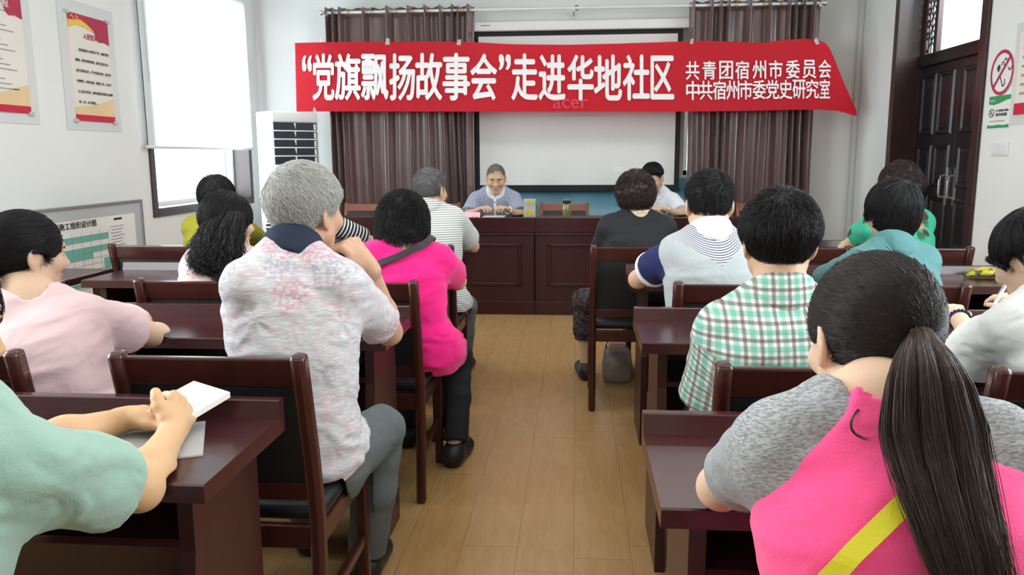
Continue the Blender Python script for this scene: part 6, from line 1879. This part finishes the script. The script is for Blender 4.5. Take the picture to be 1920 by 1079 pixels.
# 16 - speakers
S1 = dict(label='elderly man in blue-grey polo reading at the speakers table', group='speakers behind the long table', skin='warm', res=.0055, hyaw=180,
          hip=A3((at(931, 380, 7.48)[0], 7.46, .555)), SL=at(964, 374, 7.34), SR=at(892, 374, 7.34), neck=at(930, 356, 7.34), head=at(930, 335, 7.24), hy=184, hp=20, hs=1.04,
          EL=at(978, 406, 7.13), WL=at(953, 394, 6.99), ER=at(876, 406, 7.14), WR=at(899, 394, 7.00), handL=dict(n=(0, -.2, 1)), handR=dict(n=(0, -.2, 1)), trousers=M['darktrouser'], eyeo=.0016, eyez=-.002,
          shirts=[dict(mat=M['bluepolo'], name='polo_shirt', sleeve=.8, flare=.014, infl=.013, wr=.004)], collar=dict(mat=M['whiteknit'], top=.062, rad=.085, point=.2, tilt=.15, fwd=.03, wedge=.012),
          hair=dict(style='stub', mat=M['hair_stub'], th=.004, slope=.50, off=.012, n=2500, len=.008, r=.0007, lift=.004, jit=.6, na=.001))
person(S1)
q = S1['_']; bm, PP = strip_on(S1, [q['neck'] + q['fw'] * .12 - q['up'] * .03, q['neck'] + q['fw'] * .16 - q['up'] * .13, q['neck'] + q['fw'] * .16 - q['up'] * .28], .024, .003, .016)
bmesh.ops.translate(bm, verts=bm.verts, vec=Vector(-q['origin'])); pl = obj('placket', bm, M['whiteknit'], q['body'])
for k in (14, 30, 46):
    bm = BM(); bmesh.ops.create_icosphere(bm, subdivisions=2, radius=.0055, matrix=Matrix.Translation(Vector(PP[k] + q['fw'] * .004 - q['origin']))); obj('button', bm, M['black_ink'], pl, True)
ring_band(S1, 'wrist_watch', A3(S1['WL']) - unit(A3(S1['WL']) - A3(S1['EL'])) * .01, A3(S1['WL']) - A3(S1['EL']), .031, .006, M['chrome'])
S2 = dict(label='dark-haired man in white shirt with a wristwatch at the speakers table', group='speakers behind the long table', skin='warm', res=.006, hyaw=180,
          hip=A3((at(1228, 380, 7.50)[0], 7.47, .555)), SL=at(1262, 377, 7.36), SR=at(1194, 377, 7.36), neck=at(1229, 357, 7.36), head=at(1223, 335, 7.25), hy=158, hp=26, hs=1.06,
          EL=at(1284, 405, 7.14), WL=at(1247, 394, 6.98), ER=at(1172, 406, 7.14), WR=at(1200, 394, 7.0), handL=dict(n=(0, -.2, 1)), handR=dict(n=(0, -.2, 1)), trousers=M['darktrouser'], eyeo=.0018,
          shirts=[dict(mat=M['whiteshirt'], name='white_shirt', sleeve=.72, flare=.016, infl=.014, wr=.004)], collar=dict(mat=M['whiteshirt'], top=.062, rad=.085, point=.2, tilt=.15, fwd=.03, wedge=.012),
          hair=dict(style='short', mat=M['hair_black'], th=.018, slope=.55, off=.030, n=3000, len=.05, r=.0009, lift=.006, jit=.2, ears=True))
person(S2)
q = S2['_']; c = A3(at(1240, 392, 7.20)); bm, PP = strip_on(S2, [c + A3((-.035, 0, -.004)), c + A3((0, 0, .002)), c + A3((.035, 0, .008))], .014, .004, .018)
bmesh.ops.translate(bm, verts=bm.verts, vec=Vector(-q['origin'])); obj('pocket_trim', bm, M['black_ink'], q['body'])
ring_band(S2, 'wrist_watch', A3(S2['WL']) - unit(A3(S2['WL']) - A3(S2['EL'])) * .012, A3(S2['WL']) - A3(S2['EL']), .033, .007, M['chrome'])
